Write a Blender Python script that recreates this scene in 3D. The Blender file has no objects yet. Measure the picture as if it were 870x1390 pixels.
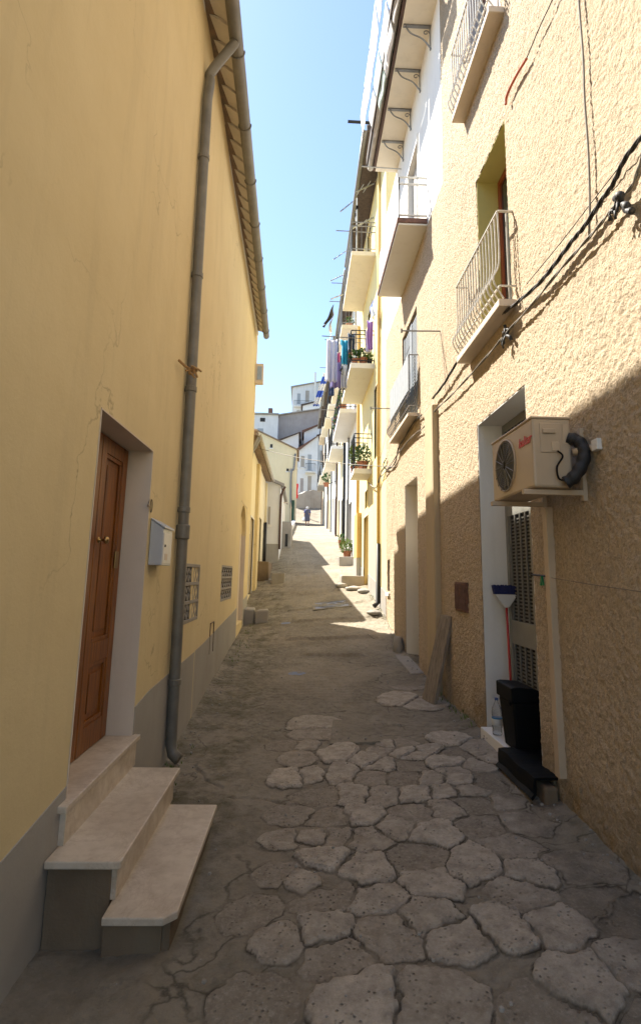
import bpy, math, random
import numpy as np
from mathutils import Vector, Matrix
random.seed(7)
R = math.radians
sc = bpy.context.scene
col = sc.collection

# ------------------------------------------------------------------ camera (the origin of the world is the photographer's eye)
F, CX, CY = 743.0, 435.0, 650.0            # focal length and principal point in photo pixels
yv = Vector((410 - CX, -(780 - CY), -F)).normalized()
zv = Vector((85.0, 4250.0, -F)); zv = (zv - yv * zv.dot(yv)).normalized()
xv = yv.cross(zv)
CR = Matrix((xv, yv, zv))                  # world <- camera
cam_d = bpy.data.cameras.new('camera'); cam = bpy.data.objects.new('camera', cam_d); col.objects.link(cam)
cam.matrix_world = CR.to_4x4()
cam_d.sensor_fit = 'VERTICAL'; cam_d.sensor_height = 36.0
cam_d.lens = 36.0 * F / 1390.0
cam_d.shift_y = -45.0 / 1390.0
cam_d.clip_start = 0.05; cam_d.clip_end = 6000
sc.camera = cam

# ------------------------------------------------------------------ light
SUN = Vector((1.0, -0.77, -1.78)).normalized()       # direction the light travels
el = math.asin(-SUN.z); az = math.atan2(-SUN.x, -SUN.y)   # azimuth clockwise from +Y
w = bpy.data.worlds.new('World'); sc.world = w; w.use_nodes = True
nt = w.node_tree; bg = nt.nodes['Background']
sky = nt.nodes.new('ShaderNodeTexSky'); sky.sky_type = 'NISHITA'; sky.sun_disc = False
sky.sun_elevation = el; sky.sun_rotation = az
sky.air_density = 1.15; sky.dust_density = .35; sky.ozone_density = 1.7
nt.links.new(sky.outputs[0], bg.inputs[0]); bg.inputs[1].default_value = 0.102
sl = bpy.data.lights.new('sun', 'SUN'); so = bpy.data.objects.new('sun', sl); col.objects.link(so)
sl.energy = 5.0; sl.angle = R(0.55); sl.color = (1.0, 0.93, 0.81)
so.rotation_euler = SUN.to_track_quat('-Z', 'Y').to_euler()
vs = sc.view_settings
vs.view_transform = 'Standard'; vs.look = 'None'; vs.gamma = 1; vs.use_curve_mapping = False
vs.exposure = 1.57
try:
    sc.cycles.max_bounces = 10; sc.cycles.diffuse_bounces = 7; sc.cycles.use_denoising = True
    sc.cycles.sample_clamp_indirect = 8
except Exception: pass

# ------------------------------------------------------------------ from a photo pixel to a place in the world
def ray(px, py): return CR @ Vector((px - CX, -(py - CY), -F))
def onX(px, py, x): d = ray(px, py); return d * (x / d.x)
def onY(px, py, y): d = ray(px, py); return d * (y / d.y)
def onZ(px, py, z): d = ray(px, py); return d * (z / d.z)
XR = 1.82
def lx(Y):                                   # left wall plane
    return -1.18 if Y < 6 else -1.18 - 0.0145 * (Y - 6)
PR = np.array([(-30, -5), (-3, -1.9), (0, -1.66), (3.1, -1.55), (4.35, -1.51), (6.9, -1.50), (8.4, -1.42), (10.2, -1.27), (12.4, -.80), (17.1, -.14), (20.5, .55), (27.8, 1.84), (46, 4.05), (55.7, 5.14), (60, 7.0), (70, 9.6), (95, 20), (130, 30), (2500, 32)])
PL = np.array([(-30, -5.1), (-3, -2.05), (0, -1.86), (2.7, -1.77), (5.46, -1.69), (8, -1.48), (10.66, -1.28), (13.7, -1.06), (17, -.5), (21, .3), (24.5, 1.2), (28, 1.9), (46, 4.05), (55.7, 5.3), (60, 7.2), (70, 9.6), (95, 20), (130, 30), (2500, 32)])
def gz(x, Y):
    x = np.asarray(x, float); Y = np.asarray(Y, float)
    t = np.clip((x + 1.2) / 3.0, 0, 1)
    t = np.where(Y > 9, t ** 0.7, t)
    return np.interp(Y, PL[:, 0], PL[:, 1]) * (1 - t) + np.interp(Y, PR[:, 0], PR[:, 1]) * t
def onG(px, py):                             # ground hit
    d = ray(px, py); lo = None
    for k in range(1, 4000):
        s = k * 0.02 / d.y; p = d * s
        if p.z < float(gz(p.x, p.y)): return p
    return d * (60 / d.y)

# ------------------------------------------------------------------ tagging / building
def tag(o, label=None, cat=None, group=None, kind=None):
    if label: o['label'] = label
    if cat: o['category'] = cat
    if group: o['group'] = group
    if kind: o['kind'] = kind
    return o
def empty(name, loc, label, cat, group=None):
    o = bpy.data.objects.new(name, None); col.objects.link(o); o.location = loc; o.empty_display_size = .1
    return tag(o, label, cat, group)
class MB:
    def __init__(s): s.v = []; s.f = []
    def poly(s, pts):
        n = len(s.v); s.v += [tuple(p) for p in pts]; s.f.append(tuple(range(n, n + len(pts)))); return s
    def box(s, x0, x1, y0, y1, z0, z1):
        return s.hexa([(x0, y0, z0), (x1, y0, z0), (x1, y1, z0), (x0, y1, z0), (x0, y0, z1), (x1, y0, z1), (x1, y1, z1), (x0, y1, z1)])
    def hexa(s, p):
        n = len(s.v); s.v += [tuple(q) for q in p]
        for f in ((3, 2, 1, 0), (4, 5, 6, 7), (0, 1, 5, 4), (1, 2, 6, 5), (2, 3, 7, 6), (3, 0, 4, 7)): s.f.append(tuple(n + i for i in f))
        return s
    def bar(s, a, b, w, h=None, up=(0, 0, 1)):
        h = h or w; a = Vector(a); b = Vector(b); d = (b - a).normalized(); u = Vector(up)
        if abs(d.dot(u)) > .98: u = Vector((1, 0, 0))
        r = d.cross(u).normalized(); u = r.cross(d)
        q = []
        for c in (a, b):
            for i, j in ((-1, -1), (1, -1), (1, 1), (-1, 1)): q.append(c + r * i * w / 2 + u * j * h / 2)
        return s.hexa(q)
    def tube(s, pts, r, n=8, cap=True):
        pts = [Vector(p) for p in pts]; m = len(pts); base = len(s.v)
        rr = r if isinstance(r, (list, tuple)) else [r] * m
        prev = None
        for i, p in enumerate(pts):
            d = (pts[min(i + 1, m - 1)] - pts[max(i - 1, 0)]).normalized()
            if prev is None:
                u = Vector((0, 0, 1)) if abs(d.z) < .9 else Vector((1, 0, 0))
                a = d.cross(u).normalized()
            else: a = (prev - d * prev.dot(d)).normalized()
            prev = a; b = d.cross(a)
            for k in range(n):
                t = 2 * math.pi * k / n
                s.v.append(tuple(p + (a * math.cos(t) + b * math.sin(t)) * rr[i]))
        for i in range(m - 1):
            for k in range(n):
                k2 = (k + 1) % n
                s.f.append((base + i * n + k, base + i * n + k2, base + (i + 1) * n + k2, base + (i + 1) * n + k))
        if cap:
            s.f.append(tuple(base + k for k in range(n))[::-1]); s.f.append(tuple(base + (m - 1) * n + k for k in range(n)))
        return s
    def lathe(s, c, prof, n=20, ax='z'):
        base = len(s.v); m = len(prof)
        for r, h in prof:
            for k in range(n):
                t = 2 * math.pi * k / n; a, b = r * math.cos(t), r * math.sin(t)
                s.v.append((c[0] + a, c[1] + b, c[2] + h) if ax == 'z' else (c[0] + h, c[1] + a, c[2] + b))
        for i in range(m - 1):
            for k in range(n):
                k2 = (k + 1) % n
                s.f.append((base + i * n + k, base + i * n + k2, base + (i + 1) * n + k2, base + (i + 1) * n + k))
        s.f.append(tuple(base + k for k in range(n))[::-1]); s.f.append(tuple(base + (m - 1) * n + k for k in range(n)))
        return s
    def grid(s, fn, nu, nv):
        base = len(s.v)
        for i in range(nu + 1):
            for j in range(nv + 1): s.v.append(tuple(fn(i / nu, j / nv)))
        for i in range(nu):
            for j in range(nv):
                a = base + i * (nv + 1) + j; s.f.append((a, a + nv + 1, a + nv + 2, a + 1))
        return s
    def build(s, name, m, parent=None, smooth=False, bevel=0, solid=0, label=None, cat=None, group=None, kind=None):
        me = bpy.data.meshes.new(name); me.from_pydata(s.v, [], s.f); me.validate(); me.update()
        import bmesh
        b = bmesh.new(); b.from_mesh(me); bmesh.ops.recalc_face_normals(b, faces=b.faces); b.to_mesh(me); b.free()
        if m: me.materials.append(m)
        o = bpy.data.objects.new(name, me); col.objects.link(o)
        if smooth: me.polygons.foreach_set('use_smooth', [True] * len(me.polygons))
        if solid:
            md = o.modifiers.new('thickness', 'SOLIDIFY'); md.thickness = solid
        if bevel:
            md = o.modifiers.new('bevel', 'BEVEL'); md.width = bevel; md.segments = 2; md.limit_method = 'ANGLE'
        if parent:
            o.parent = parent; o.matrix_parent_inverse = Matrix.Translation(-Vector(parent.location)) if parent.parent is None and parent.type == 'EMPTY' else Matrix()
        return tag(o, label, cat, group, kind)
def spline(pts, n=8):
    pts = [Vector(p) for p in pts]; out = []
    q = [pts[0]] + pts + [pts[-1]]
    for i in range(1, len(q) - 2):
        a, b, c, d = q[i - 1:i + 3]
        for k in range(n):
            t = k / n
            out.append(.5 * ((2 * b) + (c - a) * t + (2 * a - 5 * b + 4 * c - d) * t * t + (-a + 3 * b - 3 * c + d) * t ** 3))
    return out + [pts[-1]]

# ------------------------------------------------------------------ materials
class N:
    def __init__(s, name):
        s.m = bpy.data.materials.new(name); s.m.use_nodes = True; s.t = s.m.node_tree; s.b = s.t.nodes['Principled BSDF']
        s.tc = s.t.nodes.new('ShaderNodeTexCoord'); s.co = s.tc.outputs['Object']
    def new(s, k, **a):
        n = s.t.nodes.new(k)
        for q, v in a.items(): setattr(n, q, v)
        return n
    def ln(s, a, b): s.t.links.new(a, b)
    def mapping(s, sc_):
        n = s.new('ShaderNodeMapping'); n.inputs['Scale'].default_value = sc_; s.ln(s.co, n.inputs[0]); return n.outputs[0]
    def noise(s, scale, detail=4, rough=.55, vec=None, dist=0):
        n = s.new('ShaderNodeTexNoise'); n.inputs['Scale'].default_value = scale; n.inputs['Detail'].default_value = detail
        n.inputs['Roughness'].default_value = rough; n.inputs['Distortion'].default_value = dist
        s.ln(vec or s.co, n.inputs['Vector']); return n.outputs['Fac']
    def vor(s, scale, feature='F1', vec=None):
        n = s.new('ShaderNodeTexVoronoi', feature=feature); n.inputs['Scale'].default_value = scale; s.ln(vec or s.co, n.inputs['Vector']); return n.outputs['Distance']
    def ramp(s, fac, a, b, ca=0.0, cb=1.0):
        n = s.new('ShaderNodeMapRange'); n.inputs['From Min'].default_value = a; n.inputs['From Max'].default_value = b
        n.inputs['To Min'].default_value = ca; n.inputs['To Max'].default_value = cb; s.ln(fac, n.inputs['Value']); return n.outputs[0]
    def math(s, op, a, b=0.0):
        n = s.new('ShaderNodeMath', operation=op)
        for i, v in enumerate((a, b)):
            if isinstance(v, (int, float)): n.inputs[i].default_value = v
            else: s.ln(v, n.inputs[i])
        return n.outputs[0]
    def mix(s, fac, a, b, mode='MIX'):
        n = s.new('ShaderNodeMix', data_type='RGBA', blend_type=mode)
        for sock, v in ((n.inputs['Factor'], fac), (n.inputs['A'], a), (n.inputs['B'], b)):
            if isinstance(v, tuple): sock.default_value = (*v, 1)
            elif isinstance(v, (int, float)): sock.default_value = v
            else: s.ln(v, sock)
        return n.outputs['Result']
    def bump(s, h, strength, dist, prev=None):
        n = s.new('ShaderNodeBump'); n.inputs['Strength'].default_value = strength; n.inputs['Distance'].default_value = dist
        s.ln(h, n.inputs['Height'])
        if prev: s.ln(prev, n.inputs['Normal'])
        return n.outputs[0]
    def fin(s, c, rough=.85, nrm=None, **kw):
        if isinstance(c, tuple): s.b.inputs['Base Color'].default_value = (*c, 1)
        else: s.ln(c, s.b.inputs['Base Color'])
        if isinstance(rough, (int, float)): s.b.inputs['Roughness'].default_value = rough
        else: s.ln(rough, s.b.inputs['Roughness'])
        if nrm: s.ln(nrm, s.b.inputs['Normal'])
        for k, v in kw.items(): s.b.inputs[k.replace('_', ' ')].default_value = v
        return s.m
def sepz(n):
    s = n.new('ShaderNodeSeparateXYZ'); n.ln(n.co, s.inputs[0]); return s.outputs
def plaster(name, c1, c2, stain=.25, crack=0.0, bs=.35, sc_=1.0, stainc=(.22, .18, .12)):
    n = N(name)
    a = n.noise(.9 * sc_, 5, .6); c = n.mix(n.ramp(a, .3, .7), c1, c2)
    v = n.mapping((3.0, 3.0, .35)); st = n.noise(1.6, 6, .65, v)
    c = n.mix(n.math('MULTIPLY', n.ramp(st, .52, .78), stain), c, stainc)
    sp = n.noise(7, 6, .7); c = n.mix(n.math('MULTIPLY', n.ramp(sp, .6, .85), stain * .8), c, stainc)
    f = n.noise(60, 5, .7); g = n.noise(5, 4, .5)
    h = n.math('ADD', n.math('MULTIPLY', f, .25), g)
    nb = n.bump(h, bs, .012)
    if crack:
        w_ = n.new('ShaderNodeVectorMath', operation='ADD'); nn = n.new('ShaderNodeTexNoise'); nn.inputs['Scale'].default_value = 2.2; nn.inputs['Detail'].default_value = 5
        n.ln(n.co, nn.inputs['Vector']); n.ln(n.co, w_.inputs[0]); n.ln(nn.outputs['Color'], w_.inputs[1])
        d = n.vor(.55, 'DISTANCE_TO_EDGE', w_.outputs[0])
        k = n.math('MULTIPLY', n.ramp(d, 0.0, .006, 1, 0), n.ramp(n.noise(.8, 2), .48, .62))
        c = n.mix(n.math('MULTIPLY', k, crack), c, (.2, .15, .08))
    return n.fin(c, .88, nb)
def roughcast(name, c1, c2, strength=1.0):
    n = N(name)
    a = n.noise(.7, 5, .6); c = n.mix(n.ramp(a, .3, .7), c1, c2)
    lg = n.noise(1.9, 7, .7, dist=.7); c = n.mix(n.ramp(lg, .5, .72, 0, .35), c, (.42, .33, .21)); vs_ = n.noise(1.3, 6, .6, n.mapping((4, 4, .3))); c = n.mix(n.ramp(vs_, .55, .75, 0, .35), c, (.36, .29, .20)); sp = n.noise(34, 5, .8); c = n.mix(n.ramp(sp, .45, .62, .0, .75), c, tuple(x * .55 for x in c1))  # dark speckle follows the bump's pits: crevice shade put into the colour
    sp2 = n.noise(120, 2, .6); c = n.mix(n.ramp(sp2, .55, .8, .0, .35), c, (.75, .68, .55))
    # rising damp and splash dirt: irregular patches in the lowest metre
    z = sepz(n); y = z[1]; zz = z[2]
    low = n.ramp(n.math('ADD', zz, n.math('MULTIPLY', n.noise(2.4, 5, .6), 1.3)), -.95, -.45, 1, 0)
    c = n.mix(n.math('MULTIPLY', low, .6), c, (.19, .14, .08))
    bl = n.noise(3.3, 6, .65); c = n.mix(n.math('MULTIPLY', n.math('MULTIPLY', low, n.ramp(bl, .5, .62)), .55), c, (.34, .22, .08))
    v = n.noise(34, 5, .8); v2 = n.vor(52, 'F1', None); v3 = n.noise(7, 3, .5)
    h = n.math('ADD', n.math('ADD', n.math('MULTIPLY', v, -1.6), n.math('MULTIPLY', v2, -.5)), n.math('MULTIPLY', v3, .4))
    return n.fin(c, .92, n.bump(h, strength, .040))
def simple(name, c, rough=.6, metal=0.0, var=.25, scale=8, bs=.1, dist=.004, c2=None):
    n = N(name); a = n.noise(scale, 5, .6)
    c = n.mix(n.ramp(a, .3, .7), c, c2 or tuple(x * (1 - var) for x in c))
    return n.fin(c, rough, n.bump(n.noise(scale * 6, 4), bs, dist), Metallic=metal)
M = {}
M['yellow'] = plaster('yellow_plaster', (.67, .555, .325), (.62, .505, .285), .16, .5, .5, 1.6)
M['plinth'] = plaster('grey_plinth_paint', (.37, .355, .33), (.30, .285, .26), .4, 0, .4)
M['etile'] = plaster('pale_eave_tile', (.74, .69, .62), (.60, .55, .48), .25)
M['chase'] = plaster('smooth_tan_patch', (.50, .40, .26), (.44, .35, .22), .3)
M['rough'] = roughcast('beige_roughcast', (.61, .49, .345), (.55, .43, .29))
M['roughc'] = roughcast('beige_roughcast_coat', (.61, .49, .345), (.55, .43, .29), .6)
M['white'] = plaster('white_plaster', (.78, .77, .74), (.72, .71, .68), .12)
M['reveal'] = plaster('pale_reveal', (.66, .57, .47), (.58, .50, .41), .15)
M['cream'] = plaster('cream_plaster', (.74, .66, .46), (.68, .60, .40), .15)
M['lemon'] = plaster('lemon_plaster', (.78, .68, .36), (.72, .61, .30), .10)
M['ochre'] = plaster('ochre_plaster', (.66, .45, .17), (.6, .4, .14), .1)
M['oldwall'] = plaster('old_grey_wall', (.42, .39, .35), (.32, .29, .26), .4)
M['soffit'] = plaster('soffit_plaster', (.80, .74, .62), (.74, .68, .56), .2)
M['yreveal'] = plaster('yellow_green_reveal', (.55, .50, .20), (.5, .45, .17), .05)
M['concrete'] = plaster('grey_concrete', (.36, .34, .31), (.26, .24, .21), .5, 0, .8)
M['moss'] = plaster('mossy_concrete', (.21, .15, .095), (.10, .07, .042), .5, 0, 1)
M['pipe'] = simple('dull_pipe_metal', (.20, .19, .165), .5, .2, .35, 6)
M['gutter'] = simple('gutter_metal', (.22, .21, .19), .5, .2, .3, 5)
M['brownm'] = simple('brown_metal', (.10, .055, .04), .5, .3, .3)
M['blackm'] = simple('black_iron', (.03, .03, .032), .5, .4)
M['greym'] = simple('grey_metal', (.26, .26, .26), .45, .6)
M['whitem'] = simple('white_painted_metal', (.66, .64, .58), .5, 0, .25, 14)
M['rust'] = simple('rusty_brown_paint', (.20, .10, .07), .8, 0, .5, 20)
M['alu'] = simple('pale_aluminium', (.55, .55, .53), .4, .7)
M['tile'] = simple('clay_tile', (.30, .20, .13), .9, 0, .5, 9, .5, .01, (.16, .13, .10))
M['dtile'] = simple('dark_tile', (.10, .075, .065), .9, 0, .5, 14, .5, .01)
M['boards'] = simple('eave_boards', (.46, .42, .36), .85, 0, .3, 7)
M['ac'] = simple('ac_beige_paint', (.50, .395, .28), .42, 0, .10, 4, .05)
M['conduit'] = simple('conduit_plastic', (.55, .43, .30), .5, 0, .12, 5, .05)
M['black'] = simple('black_plastic', (.004, .004, .0045), .6, 0, .3, 20, .1)
M['black'].node_tree.nodes['Principled BSDF'].inputs['Specular IOR Level'].default_value = .15
M['hose'] = simple('black_tape_wrap', (.016, .016, .018), .5, 0, .3, 30, .6, .006)
M['dark'] = simple('dark_interior', (.02, .02, .02), .6)
M['cable'] = simple('dark_cable', (.035, .033, .032), .6)
M['gcable'] = simple('grey_cable', (.22, .20, .17), .7)
M['orange'] = simple('orange_conduit', (.55, .12, .05), .5)
M['greydoor'] = simple('grey_door_paint', (.40, .40, .36), .5, 0, .12, 5)
M['doorpaint'] = simple('olive_grey_door', (.25, .25, .225), .5, 0, .15, 5)
M['doorlou'] = simple('olive_grey_louvre', (.17, .17, .155), .5, 0, .15, 5)
M['shutter'] = simple('grey_blue_shutter', (.36, .39, .42), .6, 0, .15, 8)
M['brownshut'] = simple('brown_shutter', (.18, .08, .04), .6)
M['redbrown'] = simple('red_brown_frame', (.32, .08, .03), .5)
M['green'] = simple('green_paint', (.03, .09, .05), .6)
M['glass'] = simple('window_glass', (.05, .06, .07), .08)
M['terra'] = simple('terracotta', (.42, .17, .09), .85, 0, .3, 14)
M['leaf'] = simple('leaf_green', (.07, .16, .035), .55, 0, .5, 25)
M['leaf2'] = simple('leaf_yellow_green', (.16, .24, .05), .55, 0, .5, 25)
M['petal'] = simple('red_petals', (.65, .05, .03), .5)
M['soil'] = simple('soil', (.05, .035, .02), .95)
M['redp'] = simple('red_paint', (.42, .03, .025), .35)
M['bluep'] = simple('dark_blue_bristles', (.02, .03, .14), .7, 0, .3, 60, .6, .01)
M['wplast'] = simple('white_plastic', (.62, .62, .60), .4, 0, .08)
M['letter'] = simple('letterbox_metal', (.50, .52, .55), .4, .3, .12, 9)
M['redtext'] = simple('red_lettering', (.60, .02, .02), .4)
M['numtext'] = simple('dark_number_paint', (.10, .07, .04), .7)
M['peg'] = simple('green_peg', (.0, .25, .10), .4)
M['brass'] = simple('worn_brass', (.42, .28, .12), .35, .9)
M['rag'] = simple('ochre_rag', (.40, .24, .10), .95)
M['ltile'] = simple('light_box_face', (.35, .45, .60), .3)
M['redcloth'] = simple('red_cloth', (.75, .02, .04), .8)
M['hstucco'] = plaster('hazy_white', (.74, .75, .76), (.66, .67, .68), .2)
M['hgrey'] = plaster('grey_and_shade_render', (.40, .37, .36), (.33, .30, .29), .4)  # grey for some doors and windows, and shade put into a hill house wall
def wood(name, c1, c2, s=1.0, rough=.4):
    n = N(name); v = n.mapping((22 * s, 22 * s, 1.6 * s)); g = n.noise(1.6, 6, .65, v, 1.2)
    c = n.mix(n.ramp(g, .32, .68), c1, c2); return n.fin(c, rough, n.bump(g, .35, .004))
M['wood'] = wood('varnished_wood', (.30, .10, .008), (.10, .029, .003), 1, .42)
M['plank'] = wood('weathered_plank', (.34, .29, .23), (.15, .12, .09), .8, .85)
def marble():
    n = N('step_marble'); a = n.noise(2.2, 6, .6, dist=.8); c = n.mix(n.ramp(a, .3, .7), (.62, .545, .45), (.50, .42, .33))
    v = n.noise(1.3, 8, .7, dist=1.6); k = n.ramp(n.math('ABSOLUTE', n.math('SUBTRACT', v, .5)), 0, .02, 1, 0)
    c = n.mix(n.math('MULTIPLY', k, .35), c, (.33, .24, .18)); s = n.noise(9, 6, .7); c = n.mix(n.ramp(s, .45, .8, 0, .6), c, (.30, .22, .14)); s5 = n.noise(2.6, 7, .7, dist=1); c = n.mix(n.ramp(s5, .5, .75, 0, .5), c, (.33, .27, .20))
    return n.fin(c, n.ramp(s, .3, .7, .28, .5), n.bump(n.noise(30, 4), .12, .003))
M['marble'] = marble()
def clear():
    n = N('clear_plastic'); n.b.inputs['Transmission Weight'].default_value = .85; n.b.inputs['IOR'].default_value = 1.25
    return n.fin((.85, .88, .92), .12)
M['clear'] = clear()
def streetm():
    n = N('street_surface')
    at = n.new('ShaderNodeAttribute', attribute_name='stone').outputs['Fac']; to = n.new('ShaderNodeAttribute', attribute_name='tone').outputs['Fac']
    ms = n.new('ShaderNodeAttribute', attribute_name='moss').outputs['Fac']
    a = n.noise(1.3, 6, .65); con = n.mix(n.ramp(a, .3, .7), (.32, .285, .225), (.20, .172, .13))
    b = n.noise(14, 6, .7); con = n.mix(n.ramp(b, .45, .8, 0, .6), con, (.075, .058, .036))
    pv = n.new('ShaderNodeTexVoronoi'); pv.inputs['Scale'].default_value = .75; wn = n.new('ShaderNodeTexNoise'); wn.inputs['Scale'].default_value = 1.1; wn.inputs['Detail'].default_value = 6
    va = n.new('ShaderNodeVectorMath', operation='ADD'); n.ln(n.co, wn.inputs['Vector']); n.ln(n.co, va.inputs[0]); n.ln(wn.outputs['Color'], va.inputs[1]); n.ln(va.outputs[0], pv.inputs['Vector'])
    sx = n.new('ShaderNodeSeparateColor'); n.ln(pv.outputs['Color'], sx.inputs[0]); con = n.mix(n.ramp(sx.outputs[0], .35, .7, 0, .45), con, (.32, .275, .21))
    dd_ = n.vor(1.1, 'DISTANCE_TO_EDGE', va.outputs[0]); ck_ = n.math('MULTIPLY', n.ramp(dd_, 0, .012, 1, 0), n.ramp(n.noise(1.7, 3), .46, .56)); con = n.mix(n.math('MULTIPLY', ck_, .75), con, (.04, .032, .02))
    st = n.noise(60, 3, .7); con = n.mix(n.ramp(st, .62, .75, 0, .5), con, (.40, .35, .28))
    con = n.mix(n.math('MULTIPLY', ms, n.ramp(n.noise(3.5, 7, .7), .42, .66, 0, .85)), con, (.08, .068, .028))
    s1 = n.mix(to, (.24, .205, .155), (.56, .495, .41)); s2 = n.noise(11, 6, .7); s1 = n.mix(n.ramp(s2, .35, .75, 0, .75), s1, (.13, .105, .075)); s3 = n.noise(45, 4, .7); s1 = n.mix(n.ramp(s3, .5, .75, 0, .55), s1, (.50, .45, .38))
    pit = n.vor(38); pm = n.math('MULTIPLY', n.ramp(pit, .0, .30, 1, 0), n.ramp(n.noise(9, 3), .4, .6)); s1 = n.mix(n.math('MULTIPLY', pm, .7), s1, (.09, .075, .06))
    joint = n.mix(n.ramp(n.noise(6, 4), .4, .6), (.06, .048, .033), (.24, .205, .155))
    c = n.mix(n.ramp(at, .25, .6), n.mix(n.ramp(at, .02, .2), con, joint), s1)
    h = n.math('SUBTRACT', n.math('MULTIPLY', n.noise(26, 6, .75), 1.0), n.math('MULTIPLY', pm, n.ramp(at, .3, .6, .1, .9)))
    return n.fin(c, .88, n.bump(h, 1.0, .022))
M['street'] = streetm()
def terrainm():
    n = N('hill_ground'); a = n.noise(.2, 6); return n.fin(n.mix(a, (.12, .12, .06), (.24, .21, .15)), .95)
M['terrain'] = terrainm()
def cloth(name, c, c2=None, stripes=0):
    n = N(name)
    if stripes:
        wv = n.new('ShaderNodeTexWave', wave_type='BANDS', bands_direction='Z'); wv.inputs['Scale'].default_value = stripes; n.ln(n.co, wv.inputs['Vector']); f = n.ramp(wv.outputs['Fac'], .45, .55)
    else: f = n.noise(9, 3)
    m = n.fin(n.mix(f, c, c2 or tuple(x * .8 for x in c)), .9)
    n.b.inputs['Sheen Weight'].default_value = .2
    return m

# ------------------------------------------------------------------ the ground
def vnoise(x, y, seed=0):
    xi = np.floor(x).astype(np.int64); yi = np.floor(y).astype(np.int64); xf = x - xi; yf = y - yi
    def h(a, b):
        n = (a * 374761393 + b * 668265263 + seed * 974634777) & 0x7fffffff
        n = (n ^ (n >> 13)) * 1274126177 & 0x7fffffff
        return ((n ^ (n >> 16)) & 0xffff) / 65535.0
    u = xf * xf * (3 - 2 * xf); v = yf * yf * (3 - 2 * yf)
    return (h(xi, yi) * (1 - u) + h(xi + 1, yi) * u) * (1 - v) + (h(xi, yi + 1) * (1 - u) + h(xi + 1, yi + 1) * u) * v
def fbm(x, y, o=4, seed=0): return sum(vnoise(x * 2 ** k, y * 2 ** k, seed + k) / 2 ** k for k in range(o)) / sum(1 / 2 ** k for k in range(o)) - .5
A = [(350,45),(342,83),(222,128),(312,128),(278,188),(450,168),(565,188),(630,155),(725,160),(640,210),(740,208),(820,145),(330,250),(240,262),(470,243),(600,255),(715,262),(830,265),(378,335),(505,328),(636,328),(770,325),(245,400),(415,428),(540,418),(680,462),(770,400),(225,515),(430,500),(345,495),(552,510),(205,660),(395,590),(565,630),(312,708),(375,765),(770,590),(620,770),(800,690),(800,830),(90,830),(395,895),(660,910),(430,985),(190,950),(700,125),(650,130)]
B = [(55,190),(15,215),(140,160),(150,205),(240,190),(115,240),(260,260),(20,255),(160,280),(80,305),(180,315),(300,325),(30,360),(115,355),(215,350),(360,395),(510,425),(50,430),(140,425),(230,405),(430,465),(260,485),(75,515),(240,625),(380,570),(450,665),(620,650),(420,755),(700,770),(55,830),(350,880),(540,860),(160,920),(820,830),(330,240),(400,300),(450,350)]
C = [(640,410),(700,420),(720,465),(700,530),(790,545),(560,430)]
pxs = [(310 + a / 3, 970 + b / 3) for a, b in A] + [(560 + a / 2.806, 950 + b / 2.806) for a, b in B] + [(320 + a / 3.107, 780 + b / 3.107) for a, b in C]
seeds = []
for px, py in pxs:
    p = onG(px, py)
    if all((p.x - s[0]) ** 2 + (p.y - s[1]) ** 2 > .07 ** 2 for s in seeds): seeds.append((p.x, p.y))
rs = random.Random(3)
for k in range(900):                       # stones nearer than the photo's lower edge
    x, y = rs.uniform(-.45, 1.8), rs.uniform(.6, 2.55)
    if all((x - s[0]) ** 2 + (y - s[1]) ** 2 > .27 ** 2 for s in seeds): seeds.append((x, y))
S = np.array(seeds)
D = np.sqrt(((S[:, None] - S[None]) ** 2).sum(-1)); D.sort(axis=1)
rad = np.minimum(D[:, 1:4].mean(1) * .60, .24) * np.where(S[:, 0] < .12, .66, 1.0)
tone = np.array([rs.random() for _ in S])
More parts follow.
